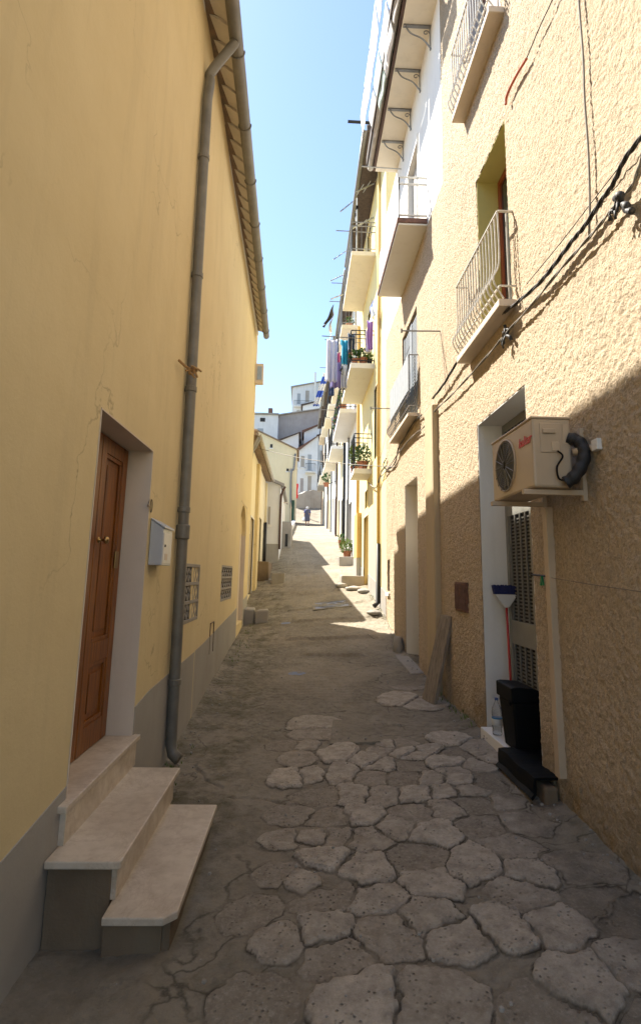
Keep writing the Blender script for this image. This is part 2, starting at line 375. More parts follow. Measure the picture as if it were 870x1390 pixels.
def street():
    xs = np.concatenate([np.arange(-4, -1.4, .2), np.arange(-1.4, 1.9, .0125), [1.92, 2.1, 2.5]])
    ys = np.concatenate([np.arange(-4, 1.6, .1), np.arange(1.6, 7.6, .0125), np.arange(7.6, 14, .03), np.arange(14, 64, .2)])
    X, Y = np.meshgrid(xs, ys); Z = gz(X, Y); near = (Y > .4) & (Y < 7.7)
    st = np.zeros_like(X); tn = np.zeros_like(X)
    i = np.where(near.ravel())[0]; x = X.ravel()[i]; y = Y.ravel()[i]
    wx = x + .10 * fbm(x * 5, y * 5, 3, 5) + .035 * fbm(x * 22, y * 22, 2, 7); wy = y + .10 * fbm(x * 5, y * 5, 3, 9) + .035 * fbm(x * 22, y * 22, 2, 11)
    m = np.zeros(len(i)); tt = np.zeros(len(i))
    for c in range(0, len(i), 20000):
        sl_ = slice(c, c + 20000)
        d = np.sqrt((wx[sl_, None] - S[None, :, 0]) ** 2 + (wy[sl_, None] - S[None, :, 1]) ** 2)
        o = np.argsort(d, axis=1)[:, :2]; r = np.arange(len(d)); d1 = d[r, o[:, 0]]; d2 = d[r, o[:, 1]]
        sep = np.sqrt(((S[o[:, 0]] - S[o[:, 1]]) ** 2).sum(1)); edge = (d2 ** 2 - d1 ** 2) / (2 * sep)
        jw = .003 + .009 * vnoise(wx[sl_] * 3, wy[sl_] * 3, 21)
        e = np.minimum(edge - jw, (rad[o[:, 0]] * 1.3 - d1))
        m[sl_] = np.clip(e / .014 + .2, 0, 1) ; tt[sl_] = tone[o[:, 0]]
        # joint ground (0.1) where another stone is close, plain concrete where none is
        m[sl_] = np.where((m[sl_] < .12) & (d1 < rad[o[:, 0]] * 1.4), .12, m[sl_])
    a = st.ravel(); a[i] = m; b = tn.ravel(); b[i] = tt
    st = a.reshape(X.shape); tn = b.reshape(X.shape)
    # stones worn into the concrete along the right wall
    worn = np.clip((X - 1.25 - .12 * fbm(X * 2, Y * 2, 3, 3) * 4) / .25, 0, 1) * np.clip((5.2 - Y) / 1.0, 0, 1)
    sm = np.clip((st - .2) / .6, 0, 1); sm = sm * sm * (3 - 2 * sm)
    st = st * (1 - .55 * worn)
    Z += .013 * sm * (1 - .7 * worn) + sm * .03 * (tn - .5) + .05 * fbm(X * 1.3, Y * 1.3, 3, 31) + .016 * fbm(X * 14, Y * 14, 4, 33) * (1.4 - sm)
    # ribbed concrete, the two thin ledges and rough laid joints further up
    rib = np.clip((Y - 6.9) / .2, 0, 1) * np.clip((8.1 - Y) / .2, 0, 1) * np.clip((X + .45) / .2, 0, 1) * np.clip((1.0 - X) / .2, 0, 1)
    Z += rib * .010 * np.sin(Y * 2 * math.pi / .115 + 2 * fbm(X * 2, Y * 2, 2, 40))
    for yy, x0, x1, h in ((9.55, .0, 1.15, .045), (10.7, -.3, 1.5, .05), (12.1, -.2, 1.6, .04), (13.6, -.4, 1.6, .04), (15.6, -.3, 1.3, .05), (17.8, -.2, 1.2, .04)):
        yw = yy + .12 * fbm(X * 2.5, Y * 0 + yy, 3, int(yy * 7))
        q = np.clip((X - x0) / .12, 0, 1) * np.clip((x1 - X) / .12, 0, 1)
        Z += q * (h * np.clip((Y - yw) / .05, 0, 1) * np.clip((yw + 1.0 - Y) / .95, 0, 1))
    # crack lines
    for k, (pa, pb) in enumerate((((312, 1083), (405, 1092)), ((455, 978), (640, 990)), ((505, 900), (560, 912)), ((300, 1075), (262, 1040)))):
        p, q = onG(*pa), onG(*pb); d = np.array([q.x - p.x, q.y - p.y]); L = np.hypot(*d); d /= L
        u = (X - p.x) * d[0] + (Y - p.y) * d[1]; v = -(X - p.x) * d[1] + (Y - p.y) * d[0] + .12 * fbm(u * 4, u * 0, 4, 50 + k)
        Z -= .022 * np.exp(-(v / .010) ** 2) * ((u > 0) & (u < L))
    # gutter heaps of dirt against the walls
    Z += .05 * np.exp(-np.abs(X - 1.82) / .10) * (.5 + fbm(X * 5, Y * 5, 3, 60)) + .03 * np.exp(-np.abs(X + 1.2) / .10)
    ms = np.clip((-.25 - X) / .5, 0, 1) * np.clip((Y - 3.0) / 1, 0, 1) * np.clip((26 - Y) / 8, 0, 1) + .5 * np.exp(-np.abs(X - 1.85) / .12)
    ms = np.clip(ms + .25, 0, 1) * (Y < 26)
    nr, nc = X.shape; global GX, GY, GZ; GX, GY, GZ = xs, ys, Z
    me = bpy.data.meshes.new('street'); v = np.stack([X, Y, Z], -1).reshape(-1, 3)
    idx = np.arange(nr * nc).reshape(nr, nc); f = np.stack([idx[:-1, :-1], idx[:-1, 1:], idx[1:, 1:], idx[1:, :-1]], -1).reshape(-1, 4)
    me.vertices.add(len(v)); me.vertices.foreach_set('co', v.ravel()); me.loops.add(f.size); me.loops.foreach_set('vertex_index', f.ravel().astype(np.int32))
    me.polygons.add(len(f)); me.polygons.foreach_set('loop_start', np.arange(0, f.size, 4, dtype=np.int32)); me.polygons.foreach_set('loop_total', np.full(len(f), 4, np.int32))
    me.update(); me.validate(); me.polygons.foreach_set('use_smooth', [True] * len(f))
    for nme, arr in (('stone', st), ('tone', tn), ('moss', ms)):
        at = me.attributes.new(nme, 'FLOAT', 'POINT'); at.data.foreach_set('value', arr.ravel().astype(np.float32))
    me.materials.append(M['street']); o = bpy.data.objects.new('street', me); col.objects.link(o)
    tag(o, 'narrow uphill street of worn paving stones set in rough concrete', 'street', kind='structure')
street()
def gs(x, y):
    i = int(np.clip(np.searchsorted(GY, y) - 1, 0, len(GY) - 2)); j = int(np.clip(np.searchsorted(GX, x) - 1, 0, len(GX) - 2))
    a = (y - GY[i]) / (GY[i + 1] - GY[i]); b = (x - GX[j]) / (GX[j + 1] - GX[j])
    return float((GZ[i, j] * (1 - b) + GZ[i, j + 1] * b) * (1 - a) + (GZ[i + 1, j] * (1 - b) + GZ[i + 1, j + 1] * b) * a)
mb = MB(); ty = [-800, -30, -3, 3, 8, 12.4, 17, 20.5, 28, 46, 55.7, 60, 70, 95, 130, 300, 2500]; tx = [-2500, -60, -6, 0, 6, 60, 2500]
mb.grid(lambda u, v: (tx[round(u * 6)], ty[round(v * 16)], float(np.interp(ty[round(v * 16)], PR[:, 0], PR[:, 1])) - .45), 6, 16)
mb.build('terrain', M['terrain'], label='dry hillside ground under the town', cat='ground', kind='structure')

# ------------------------------------------------------------------ walls
def facade(Pa, Pb, z0, z1, depth, holes=(), side=1, arch=None):
    """wall whose street face runs from Pa to Pb (x, y); side=+1: building lies on the +x side. holes = (y0, y1, z0, z1, recess)"""
    mb = MB(); (xa, ya), (xb, yb) = Pa, Pb
    fx = lambda y: xa + (xb - xa) * (y - ya) / (yb - ya)
    Y = sorted({ya, yb, *[h[0] for h in holes], *[h[1] for h in holes]}); Z = sorted({z0, z1, *[h[2] for h in holes], *[h[3] for h in holes]})
    for i in range(len(Y) - 1):
        for j in range(len(Z) - 1):
            ym, zm = (Y[i] + Y[i + 1]) / 2, (Z[j] + Z[j + 1]) / 2
            if any(h[0] < ym < h[1] and h[2] < zm < h[3] for h in holes): continue
            a, b = Y[i], Y[i + 1]; c, d = Z[j], Z[j + 1]
            mb.poly([(fx(a), a, c), (fx(b), b, c), (fx(b), b, d), (fx(a), a, d)])
    for h in holes:
        a, b, c, d, r = h; r *= side
        p = lambda y, z, k: (fx(y) + k * r, y, z)
        mb.poly([p(a, c, 0), p(a, d, 0), p(a, d, 1), p(a, c, 1)]); mb.poly([p(b, c, 0), p(b, d, 0), p(b, d, 1), p(b, c, 1)])
        mb.poly([p(a, c, 0), p(b, c, 0), p(b, c, 1), p(a, c, 1)]); mb.poly([p(a, d, 0), p(b, d, 0), p(b, d, 1), p(a, d, 1)])
        mb.poly([p(a, c, 1), p(b, c, 1), p(b, d, 1), p(a, d, 1)])
    D_ = depth * side
    q = [(fx(ya), ya), (fx(yb), yb), (fx(yb) + D_, yb), (fx(ya) + D_, ya)]
    for a, b in ((1, 2), (2, 3), (3, 0)): mb.poly([(*q[a], z0), (*q[b], z0), (*q[b], z1), (*q[a], z1)])
    mb.poly([(*t, z1) for t in q])
    return mb
def lining(hole, Pa, Pb, side, th=.012, bottom=False, sides=(1, 1, 1)):
    """painted reveal of an opening: thin plaster lining inside the hole"""
    a, b, c, d, r = hole; (xa, ya), (xb, yb) = Pa, Pb; fx = lambda y: xa + (xb - xa) * (y - ya) / (yb - ya); mb = MB()
    e = .003
    def bx(y0, y1, z0, z1):
        x0, x1 = sorted((fx((y0 + y1) / 2) - side * .004, fx((y0 + y1) / 2) + side * (r - e))); mb.box(x0, x1, y0, y1, z0, z1)
    if sides[0]: bx(a + e, a + th, c + e, d - th)
    if sides[1]: bx(b - th, b - e, c + e, d - th)
    bx(a + e, b - e, d - th, d - e)
    return mb

# --- left yellow house
HD = (3.08, 4.20, -1.20, .93, .24)                      # door opening
HA = (10.95, 12.25, -1.0, 1.45, .22)                    # walled arch at the far end
yh = empty('yellow_house', (-1.2, 5, -1.7), 'tall yellow plastered house along the left side with grey plinth and wooden door', 'house')
SEG = [((-1.18, -1.6), (-1.18, 6)), ((-1.18, 6), (lx(13.3), 13.3))]
w1 = facade(*SEG[0], -3, 5.99, 7, [HD, (5.60, 6.44, -.52, .09, .10)], -1); w2 = facade(*SEG[1], -3, 5.99, 7, [HA, (8.45, 9.75, -.43, .12, .10)], -1)
n0 = len(w1.v); w1.v += w2.v; w1.f += [tuple(i + n0 for i in f) for f in w2.f]
w1.build('wall', M['yellow'], yh)
lining(HD, *SEG[0], -1).build('door_reveal', M['reveal'], yh)
lining(HA, *SEG[1], -1).build('arch_reveal', M['reveal'], yh)
# arched head filled in, blocked panel and pale lower part
yc, r_ = (HA[0] + HA[1]) / 2, (HA[1] - HA[0]) / 2 - .015; n = 10
for sgn in (-1, 1):
    mb = MB(); arc = [(yc + sgn * r_ * math.cos(t * math.pi / 2 / n), .82 + .60 * math.sin(t * math.pi / 2 / n)) for t in range(n + 1)]
    for (a0, b0), (a1, b1) in zip(arc[:-1], arc[1:]):
        q = [(a0, b0), (a1, b1), (a1, 1.435), (a0, 1.435)]
        mb.hexa([(lx(a) - .003, a, b) for a, b in q] + [(lx(a) - .15, a, b) for a, b in q])
    mb.build('arch_spandrel', M['yellow'], yh)
MB().box(lx(11.5) - .16, lx(11.5) - .10, HA[0] + .02, HA[1] - .02, -1, .85).build('arch_infill', M['reveal'], yh)
MB().box(lx(11.5) - .16, lx(11.5) - .095, HA[0] + .02, HA[1] - .02, .851, 1.22).build('arch_panel', M['yellow'], yh)
def plz(Y): return float(np.interp(Y, [-4, 2.47, 4.6, 7, 10.3, 13.3], [-1.7, -1.16, -.92, -.86, -.70, -.50]))
mb = MB()
ys = [-1.6, 2.47, 3.07] , [4.21, 4.6, 6, 7, 8.5, 10.3, 10.94], [12.26, 13.3]
for seg in ys:
    mb = MB()
    for a, b in zip(seg[:-1], seg[1:]):
        mb.hexa([(lx(a) + .006, a, -2.6), (lx(a) - .05, a, -2.6), (lx(b) - .05, b, -2.6), (lx(b) + .006, b, -2.6), (lx(a) + .006, a, plz(a)), (lx(a) - .05, a, plz(a)), (lx(b) - .05, b, plz(b)), (lx(b) + .006, b, plz(b))])
    mb.build('plinth', M['plinth'], yh)
# eaves: soffit tiles, cornice strip, gutter
def ex(Y): return -.86 - .0205 * (Y - 4.6)              # gutter centre
mb = MB(); mb.hexa([(lx(-1.6) - .3, -1.6, 6.13), (ex(-1.6), -1.6, 5.80), (ex(12.7), 12.7, 5.80), (lx(12.7) - .3, 12.7, 6.13), (lx(-1.6) - .3, -1.6, 6.20), (ex(-1.6), -1.6, 5.86), (ex(12.7), 12.7, 5.86), (lx(12.7) - .3, 12.7, 6.20)])
y = 0
soff = mb.build('eave_boards', M['boards'], yh)
mb = MB(); y = -1.0
while y < 12.5:                                         # rafter ends and flat tiles under the eave
    xa, xb = lx(y) + .02, ex(y) - .05
    mb.hexa([(xa, y, 5.94), (xb, y, 5.775), (xb, y + .27, 5.80), (xa, y + .27, 5.965), (xa, y, 5.985), (xb, y, 5.82), (xb, y + .27, 5.82), (xa, y + .27, 5.985)]); y += .285
mb.build('eave_tile', M['etile'], yh)
mb = MB(); mb.hexa([(lx(-1.6), -1.6, 5.86), (lx(-1.6) + .045, -1.6, 5.86), (lx(12.9) + .045, 12.9, 5.86), (lx(12.9), 12.9, 5.86), (lx(-1.6), -1.6, 5.96), (lx(-1.6) + .045, -1.6, 5.94), (lx(12.9) + .045, 12.9, 5.94), (lx(12.9), 12.9, 5.96)])
mb.build('cornice', M['white'], yh)
mb = MB(); mb.hexa([(lx(-1.6) - 7, -1.6, 7.6), (ex(-1.6) + .0, -1.6, 5.865), (ex(12.75) + .0, 12.75, 5.865), (lx(12.75) - 7, 12.75, 7.6), (lx(-1.6) - 7, -1.6, 7.7), (ex(-1.6) + .0, -1.6, 5.91), (ex(12.75) + .0, 12.75, 5.91), (lx(12.75) - 7, 12.75, 7.7)])
mb.build('roof', M['tile'], yh)
mb = MB()                                               # half round gutter
for a, b in ((-1.6, 12.75),):
    mb.grid(lambda u, v: ((ex(a + (b - a) * u) + .075 * math.cos(math.pi * (1 + v))), a + (b - a) * u, 5.79 + .085 * math.sin(math.pi * (1 + v))), 20, 10)
g = mb.build('gutter', M['gutter'], yh, smooth=True, solid=.006)
for k in range(12):
    mb = MB(); y = 1.2 + k * 1.02; mb.bar((ex(y) - .08, y, 5.80), (ex(y) + .085, y, 5.80), .02, .012); mb.tube([(ex(y) + .083 * math.cos(t), y, 5.79 + .093 * math.sin(t)) for t in [math.pi * (1 + i / 8) for i in range(9)]], .007, 6)
    mb.build('gutter_bracket', M['gutter'], g)
MB().poly([(ex(12.75) + .075 * math.cos(math.pi * (1 + k / 10)), 12.75, 5.79 + .085 * math.sin(math.pi * (1 + k / 10))) for k in range(11)]).build('gutter_end', M['gutter'], g, solid=.006)
# wooden double door
xd = -1.18 - .19
dr = MB().box(xd - .035, xd - .012, 3.10, 4.18, -1.145, .915).build('door', M['wood'], yh)
mb = MB()
for y0, y1 in ((3.11, 3.635), (3.645, 4.175)):
    for a, b in ((y0, y0 + .09), (y1 - .10, y1)): mb.box(xd - .012, xd + .012, a, b, -1.145, .91)
    for c, d in ((-1.145, -.99), (-.60, -.47), (.80, .91)): mb.box(xd - .012, xd + .010, y0 + .09, y1 - .10, c, d)
mb.build('door_stile', M['wood'], dr, bevel=.004)
mb = MB()
for y0, y1 in ((3.11, 3.635), (3.645, 4.175)):
    for c, d in ((-.99, -.60), (-.47, .80)):
        a0, a1 = y0 + .09, y1 - .10
        for (p0, p1, q0, q1) in ((a0, a1, c, c + .03), (a0, a1, d - .03, d), (a0, a0 + .03, c + .03, d - .03), (a1 - .03, a1, c + .03, d - .03)): mb.box(xd - .012, xd + .004, p0, p1, q0, q1)
        mb.box(xd - .012, xd - .004, a0 + .07, a1 - .07, c + .07, d - .07)
mb.build('door_panel', M['wood'], dr, bevel=.006)
p = onX(138, 733, xd + .03)
mb = MB(); mb.lathe((xd + .010, p.y, p.z), [(.022, 0), (.022, .006), (.009, .008), (.009, .035), (.024, .042), (.027, .055), (.018, .066), (.004, .07)], 14, 'x'); mb.build('door_knob', M['brass'], dr, smooth=True)
MB().box(xd + .012, xd + .020, 4.05, 4.12, .02, .14).build('lock_plate', M['brass'], dr, bevel=.003)
# cement vent blocks
def vent_block(y0, y1, z0, z1, lab):
    o = MB(); xx = lx((y0 + y1) / 2); n = 3
    f = MB()
    f.box(xx - .02, xx + .008, y0, y0 + .035, z0, z1); f.box(xx - .02, xx + .008, y1 - .035, y1, z0, z1)
    for k in range(n + 1):
        z = z0 + (z1 - z0 - .035) * k / n; f.box(xx - .02, xx + .007, y0 + .035, y1 - .035, z, z + .035)
    fr = f.build('vent_grille', M['concrete'], yh, bevel=.003, label=lab)
    for k in range(n):
        za = z0 + (z1 - z0 - .035) * k / n + .035; zb = z0 + (z1 - z0 - .035) * (k + 1) / n
        nn = 5
        for i in range(nn):
            ya = y0 + .035 + (y1 - y0 - .07) * i / nn; yb = ya + (y1 - y0 - .07) / nn; ym = (ya + yb) / 2; zm = (za + zb) / 2
            o.bar((xx - .012, ya, zm), (xx - .012, ym, zb), .022); o.bar((xx - .012, ym, zb), (xx - .012, yb, zm), .022)
            o.bar((xx - .012, ya, zm), (xx - .012, ym, za), .022); o.bar((xx - .012, ym, za), (xx - .012, yb, zm), .022)
    o.build('vent_lattice', M['concrete'], fr)
    MB().box(xx - .09, xx - .045, y0, y1, z0, z1).build('vent_back', M['dark'], fr)
vent_block(5.60, 6.44, -.52, .09, 'large cement vent grille just past the drainpipe')
vent_block(8.45, 9.75, -.43, .12, 'small cement vent grille further up the yellow wall')
# downpipe
pa, pb_ = onX(316, 62, -.90), onX(287, 98, -1.115)
pth = spline([(ex(pa.y), pa.y + .02, 5.76), (-.885, pa.y, (pa.z + 5.74) / 2), pa, pb_, (-1.12, pb_.y, pb_.z - .12), (-1.12, 5.02, 4.85)], 5)[:-1]
a, b = Vector((-1.12, 5.02, 4.85)), Vector((-1.12, 5.22, -1.50))
for k in range(1, 9): pth.append(a.lerp(b, k / 8))
pth += [Vector((-1.10, 5.22, -1.58)), Vector((-1.04, 5.20, -1.62))]
dp = MB().tube(pth, .050, 14).build('downpipe', M['pipe'], yh, smooth=True)
for z in (4.2, 2.9, 1.72, .55, -1.0):
    mb = MB(); t = (4.85 - z) / 6.37; c = a.lerp(b, t); mb.lathe((c.x, c.y, z), [(.050, 0), (.058, .005), (.058, .05), (.050, .055)], 16); mb.bar((c.x - .09, c.y, z + .02), (c.x, c.y, z + .02), .02); mb.build('pipe_clamp', M['pipe'], dp)
t = (4.85 - .42) / 6.37; c = a.lerp(b, t); mb = MB(); mb.lathe((c.x, c.y, .30), [(.050, 0), (.064, .01), (.064, .13), (.050, .14)], 18)
mb.build('pipe_collar', M['pipe'], dp, smooth=False)
# house number
def text_obj(s, size, mat, mw, name, parent=None, shear=0, ext=.002, **kw):
    cu = bpy.data.curves.new(name, 'FONT'); cu.body = s; cu.size = size; cu.extrude = ext; cu.shear = shear; cu.align_x = 'CENTER'; cu.align_y = 'CENTER'; cu.offset = 0.0 if s == '40' else .0015
    t = bpy.data.objects.new('tmp', cu); col.objects.link(t); bpy.context.view_layer.update()
    me = bpy.data.meshes.new_from_object(t.evaluated_get(bpy.context.evaluated_depsgraph_get())); bpy.data.objects.remove(t)
    me.transform(mw); me.materials.clear(); me.materials.append(mat); me.name = name
    o = bpy.data.objects.new(name, me); col.objects.link(o)
    if parent:
        o.parent = parent; o.matrix_parent_inverse = Matrix.Translation(-Vector(parent.location)) if parent.type == 'EMPTY' else Matrix()
    return tag(o, **kw)
p = onX(204, 687, -1.177)
# faces +x: text x-axis -> +Y? seen from the street (looking to -x) right is +Y
MW = Matrix(((0, 0, 1, p.x), (1, 0, 0, p.y), (0, 1, 0, p.z), (0, 0, 0, 1)))
text_obj('40', .15, M['numtext'], MW, 'house_number', yh, ext=.0005)
# gas hatch outline, tie bracket with rag
gh = onX(290, 862, lx(7.7)); mb = MB(); yy, zz = 7.55, -.86
for q in ((yy, yy + .012, -1.06, -.66), (yy + .30, yy + .312, -1.06, -.66), (yy, yy + .31, -.672, -.66)): mb.box(lx(yy) - .01, lx(yy) + .009, *q)
mb.build('hatch_frame', M['brownm'], yh)

# ------------------------------------------------------------------ marble steps
stp = empty('door_steps', (-.9, 3.5, -1.8), 'three worn pinkish marble steps climbing to the brown wooden door', 'steps')
def slab(x0, x1, y0, y1, z, t, nm='tread', chip=0, mt='marble'):
    mb = MB(); pts = [(x0, y0), (x1 - chip, y0), (x1, y0 + chip), (x1, y1), (x0, y1)] if chip else [(x0, y0), (x1, y0), (x1, y1), (x0, y1)]
    k = len(pts); base = 0
    mb.v = [(a, b, z - t) for a, b in pts] + [(a, b, z) for a, b in pts]
    mb.f = [tuple(range(k))[::-1], tuple(range(k, 2 * k))] + [(i, (i + 1) % k, (i + 1) % k + k, i + k) for i in range(k)]
    return mb.build(nm, M[mt], stp, bevel=.006)
slab(-1.40, -1.13, 2.98, 4.24, -1.152, .035)
slab(-1.17, -.815, 2.87, 4.15, -1.345, .035, chip=.012)
slab(-.86, -.53, 2.79, 4.03, -1.535, .035, chip=.055)
MB().box(-1.19, -1.145, 3.02, 4.20, -1.345, -1.187).build('riser', M['marble'], stp)
MB().box(-.87, -.845, 2.93, 4.10, -1.535, -1.38).build('riser', M['marble'], stp)
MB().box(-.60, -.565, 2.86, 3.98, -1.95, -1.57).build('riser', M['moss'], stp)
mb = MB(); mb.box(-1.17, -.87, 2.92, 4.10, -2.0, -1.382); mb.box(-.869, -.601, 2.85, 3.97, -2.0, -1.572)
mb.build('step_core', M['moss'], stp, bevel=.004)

# letterbox
lb = empty('letterbox', (-1.16, 4.3, .06), 'grey metal letterbox with slanted lid on the yellow wall beside the door', 'letterbox')
y0, y1 = 4.27, 4.56; x0 = -1.176; x1 = -1.075
mb = MB(); prof = [(x0, .06), (x1, .06), (x1, .33), (x0, .40)]
mb.hexa([(x0, y0, .05), (x1, y0, .05), (x1, y1, .05), (x0, y1, .05), (x0, y0, .40), (x1, y0, .335), (x1, y1, .335), (x0, y1, .40)]); mb.build('box_body', M['letter'], lb, bevel=.004)
mb = MB(); mb.hexa([(x0, y0 - .008, .403), (x1 + .012, y0 - .008, .330), (x1 + .012, y1 + .008, .330), (x0, y1 + .008, .403), (x0, y0 - .008, .412), (x1 + .014, y0 - .008, .345), (x1 + .014, y1 + .008, .345), (x0, y1 + .008, .412)]); mb.build('lid', M['letter'], lb, bevel=.003)
MB().box(x1 - .002, x1 + .004, y0 + .015, y1 - .015, .065, .30).build('front_flap', M['wplast'], lb, bevel=.002)
MB().lathe((x1 + .004, y0 + .06, .20), [(.010, 0), (.010, .006)], 10, 'x').build('keyhole', M['blackm'], lb)
MB().box(x1 + .004, x1 + .006, y0 + .07, y0 + .15, .09, .14).build('name_plate', M['reveal'], lb)

# rag and tie on the pipe bracket
rg = empty('tied_rag', (-1.1, 5.2, 1.95), 'scrap of ochre rag knotted round the drainpipe', 'rag')
p0 = onX(243, 489, -1.15); p1 = onX(262, 503, -1.06); p2 = onX(270, 497, -1.0)
MB().tube(spline([p0, (p0 + p1) / 2 + Vector((0, 0, -.01)), p1], 4), .012, 6).build('tie_stick', M['rag'], rg)
mb = MB(); rr = random.Random(4)
for k in range(9):
    q = p1 + Vector((rr.uniform(-.04, .04), rr.uniform(-.05, .05), rr.uniform(-.03, .03))); mb.tube(spline([p1, q, q + Vector((rr.uniform(-.04, .06), rr.uniform(-.05, .05), -rr.uniform(.0, .07)))], 3), .010, 5)
mb.build('rag_knot', M['rag'], rg)

# lamp box high on the corner
p = onX(346, 508, lx(12.9)); ya = 12.9
lp = empty('lamp_box', (lx(ya), ya, 4.6), 'pale square lamp box jutting from the far top corner of the yellow house', 'lamp')
MB().box(lx(ya), lx(ya) + .20, ya - .02, ya + .16, 4.62, 5.12).build('housing', M['reveal'], lp, bevel=.008)
MB().box(lx(ya) + .055, lx(ya) + .165, ya - .032, ya - .021, 4.70, 5.04).build('lamp_face', M['ltile'], lp)

# ------------------------------------------------------------------ right beige house
RP = ((XR, -1.6), (XR, 11.95))
bh = empty('beige_house', (1.82, 5, -1.5), 'beige roughcast house along the right side with louvred door and small balconies', 'house')
HM = (4.30, 5.56, -1.41, 1.60, .33); H1 = (4.48, 5.34, 2.44, 4.31, .30); H2 = (4.46, 5.42, 5.53, 7.6, .25)
H3 = (8.62, 9.70, -1.36, 1.62, .34); H4 = (8.52, 9.85, 2.62, 4.5, .12); H5 = (11.45, 11.75, -.3, .35, .08)
low = facade((XR, -1.6), (XR, 11.95), -3, 5.42, 6, [HM, H1, H3, H4, H5], 1)
up = facade((XR, -1.6), (XR, 6.72), 5.42, 11.5, 6, [(4.46, 5.42, 5.53, 7.6, .25)], 1)
n0 = len(low.v); low.v += up.v; low.f += [tuple(i + n0 for i in f) for f in up.f]
low.build('wall', M['rough'], bh)
def coat():
    V, Fc = [], []; off = 0
    for y0, y1, z0, z1, st_ in ((1.2, 6.72, -1.95, 7.6, .0115), (6.72, 11.94, -1.8, 5.41, .018)):
        ys_ = np.arange(y0, y1 + st_ / 2, st_); zs_ = np.arange(z0, z1, st_)
        for h in (HM, H1, H2, H3, H4, H5):          # snap grid lines to the edges of the openings
            for arr, lo_, hi_ in ((ys_, h[0], h[1]), (zs_, h[2], h[3])):
                for e_ in (lo_, hi_):
                    k = np.argmin(np.abs(arr - e_))
                    if abs(arr[k] - e_) < st_: arr[k] = e_
        ys_[-1] = y1
        Yg, Zg = np.meshgrid(ys_, zs_)
        wy, wz = Yg + .02 * fbm(Yg * 9, Zg * 9, 2, 3), Zg + .02 * fbm(Yg * 9, Zg * 9, 2, 4)
        g = fbm(wy * 42, wz * 42, 2, 70) * 2; g = np.sign(g) * np.abs(g) ** .7
        var = .55 + .9 * (fbm(Yg * .9, Zg * .9, 3, 80) + .5) ; lump = fbm(Yg * 6, Zg * 6, 3, 81)
        H_ = .0085 + .0078 * g * var * .75 + .007 * lump
        H_ = np.clip(H_, .0015, .024)
        for e_ in (0, -1): H_[:, e_] = .001
        X_ = XR - H_; v = np.stack([X_, Yg, Zg], -1).reshape(-1, 3)
        nr, nc = Yg.shape; idx = np.arange(nr * nc).reshape(nr, nc)
        yc_ = (ys_[:-1] + ys_[1:]) / 2; zc_ = (zs_[:-1] + zs_[1:]) / 2; keep = np.ones((nr - 1, nc - 1), bool)
        for h in (HM, H1, H2, H3, H4, H5): keep &= ~((zc_[:, None] > h[2]) & (zc_[:, None] < h[3]) & (yc_[None] > h[0]) & (yc_[None] < h[1]))
        f = np.stack([idx[:-1, :-1], idx[1:, :-1], idx[1:, 1:], idx[:-1, 1:]], -1)[keep]
        V.append(v); Fc.append(f + off); off += len(v)
    V = np.concatenate(V); f = np.concatenate(Fc); me = bpy.data.meshes.new('roughcast_coat')
    me.vertices.add(len(V)); me.vertices.foreach_set('co', V.ravel()); me.loops.add(f.size); me.loops.foreach_set('vertex_index', f.ravel().astype(np.int32))
    me.polygons.add(len(f)); me.polygons.foreach_set('loop_start', np.arange(0, f.size, 4, dtype=np.int32)); me.polygons.foreach_set('loop_total', np.full(len(f), 4, np.int32))
    me.update(); me.validate(); me.polygons.foreach_set('use_smooth', [True] * len(me.polygons)); me.materials.append(M['roughc'])
    o = bpy.data.objects.new('roughcast_coat', me); col.objects.link(o); o.parent = bh; o.matrix_parent_inverse = Matrix.Translation(-Vector(bh.location))
coat()
lining(HM, *RP, 1).build('door_reveal', M['white'], bh)
lining(H1, *RP, 1).build('window_reveal', M['yreveal'], bh)
lining(H2, *RP, 1).build('window_reveal', M['shutter'], bh)
lining(H3, *RP, 1).build('door_reveal', M['soffit'], bh)
MB().box(1.73, 1.83, 7.22, 7.70, -2, 2.36).build('pipe_chase', M['chase'], bh, bevel=.02)
# main louvred door
dx = XR + .26
dr = MB().box(dx + .02, dx + .05, 4.33, 5.53, -1.40, 1.57).build('door', M['doorpaint'], bh)
mb = MB()
for a, b in ((4.315, 4.37), (4.905, 4.955), (5.49, 5.545)): mb.box(dx - .012, dx + .02, a, b, -1.40, 1.585)
for c, d in ((-1.40, -1.02), (-.62, -.40), (.62, .74), (1.50, 1.585)): mb.box(dx - .010, dx + .02, 4.37, 5.49, c, d)
mb.build('door_frame', M['doorpaint'], dr, bevel=.004)
mb = MB()
for c, d in ((-1.02, -.62), (-.40, .62)):
    z = c + .02
    while z < d - .02: mb.box(dx + .002, dx + .010, 4.372, 5.488, z, z + .014); z += .034
    for q in range(9):
        y = 4.42 + q * .125; mb.box(dx - .010, dx + .002, y, y + .026, c, d)
mb.build('louvre', M['doorlou'], dr)
MB().box(dx + .013, dx + .019, 4.37, 5.49, -1.02, .62).build('louvre_back', M['dark'], dr)
mb = MB()
for q in range(13):
    y = 4.40 + q * .088; mb.tube([(dx, y, .74), (dx, y, 1.50)], .009, 6)
for z in (1.0, 1.25): mb.box(dx - .012, dx + .0, 4.37, 5.49, z, z + .022)
MB().box(dx + .013, dx + .019, 4.37, 5.49, .74, 1.5).build('transom_glass', M['glass'], dr)
mb.build('transom_bars', M['blackm'], dr)
mb = MB(); mb.box(1.735, 2.10, 4.33, 5.50, -1.6, -1.395); mb.build('threshold', M['white'], bh, bevel=.006)
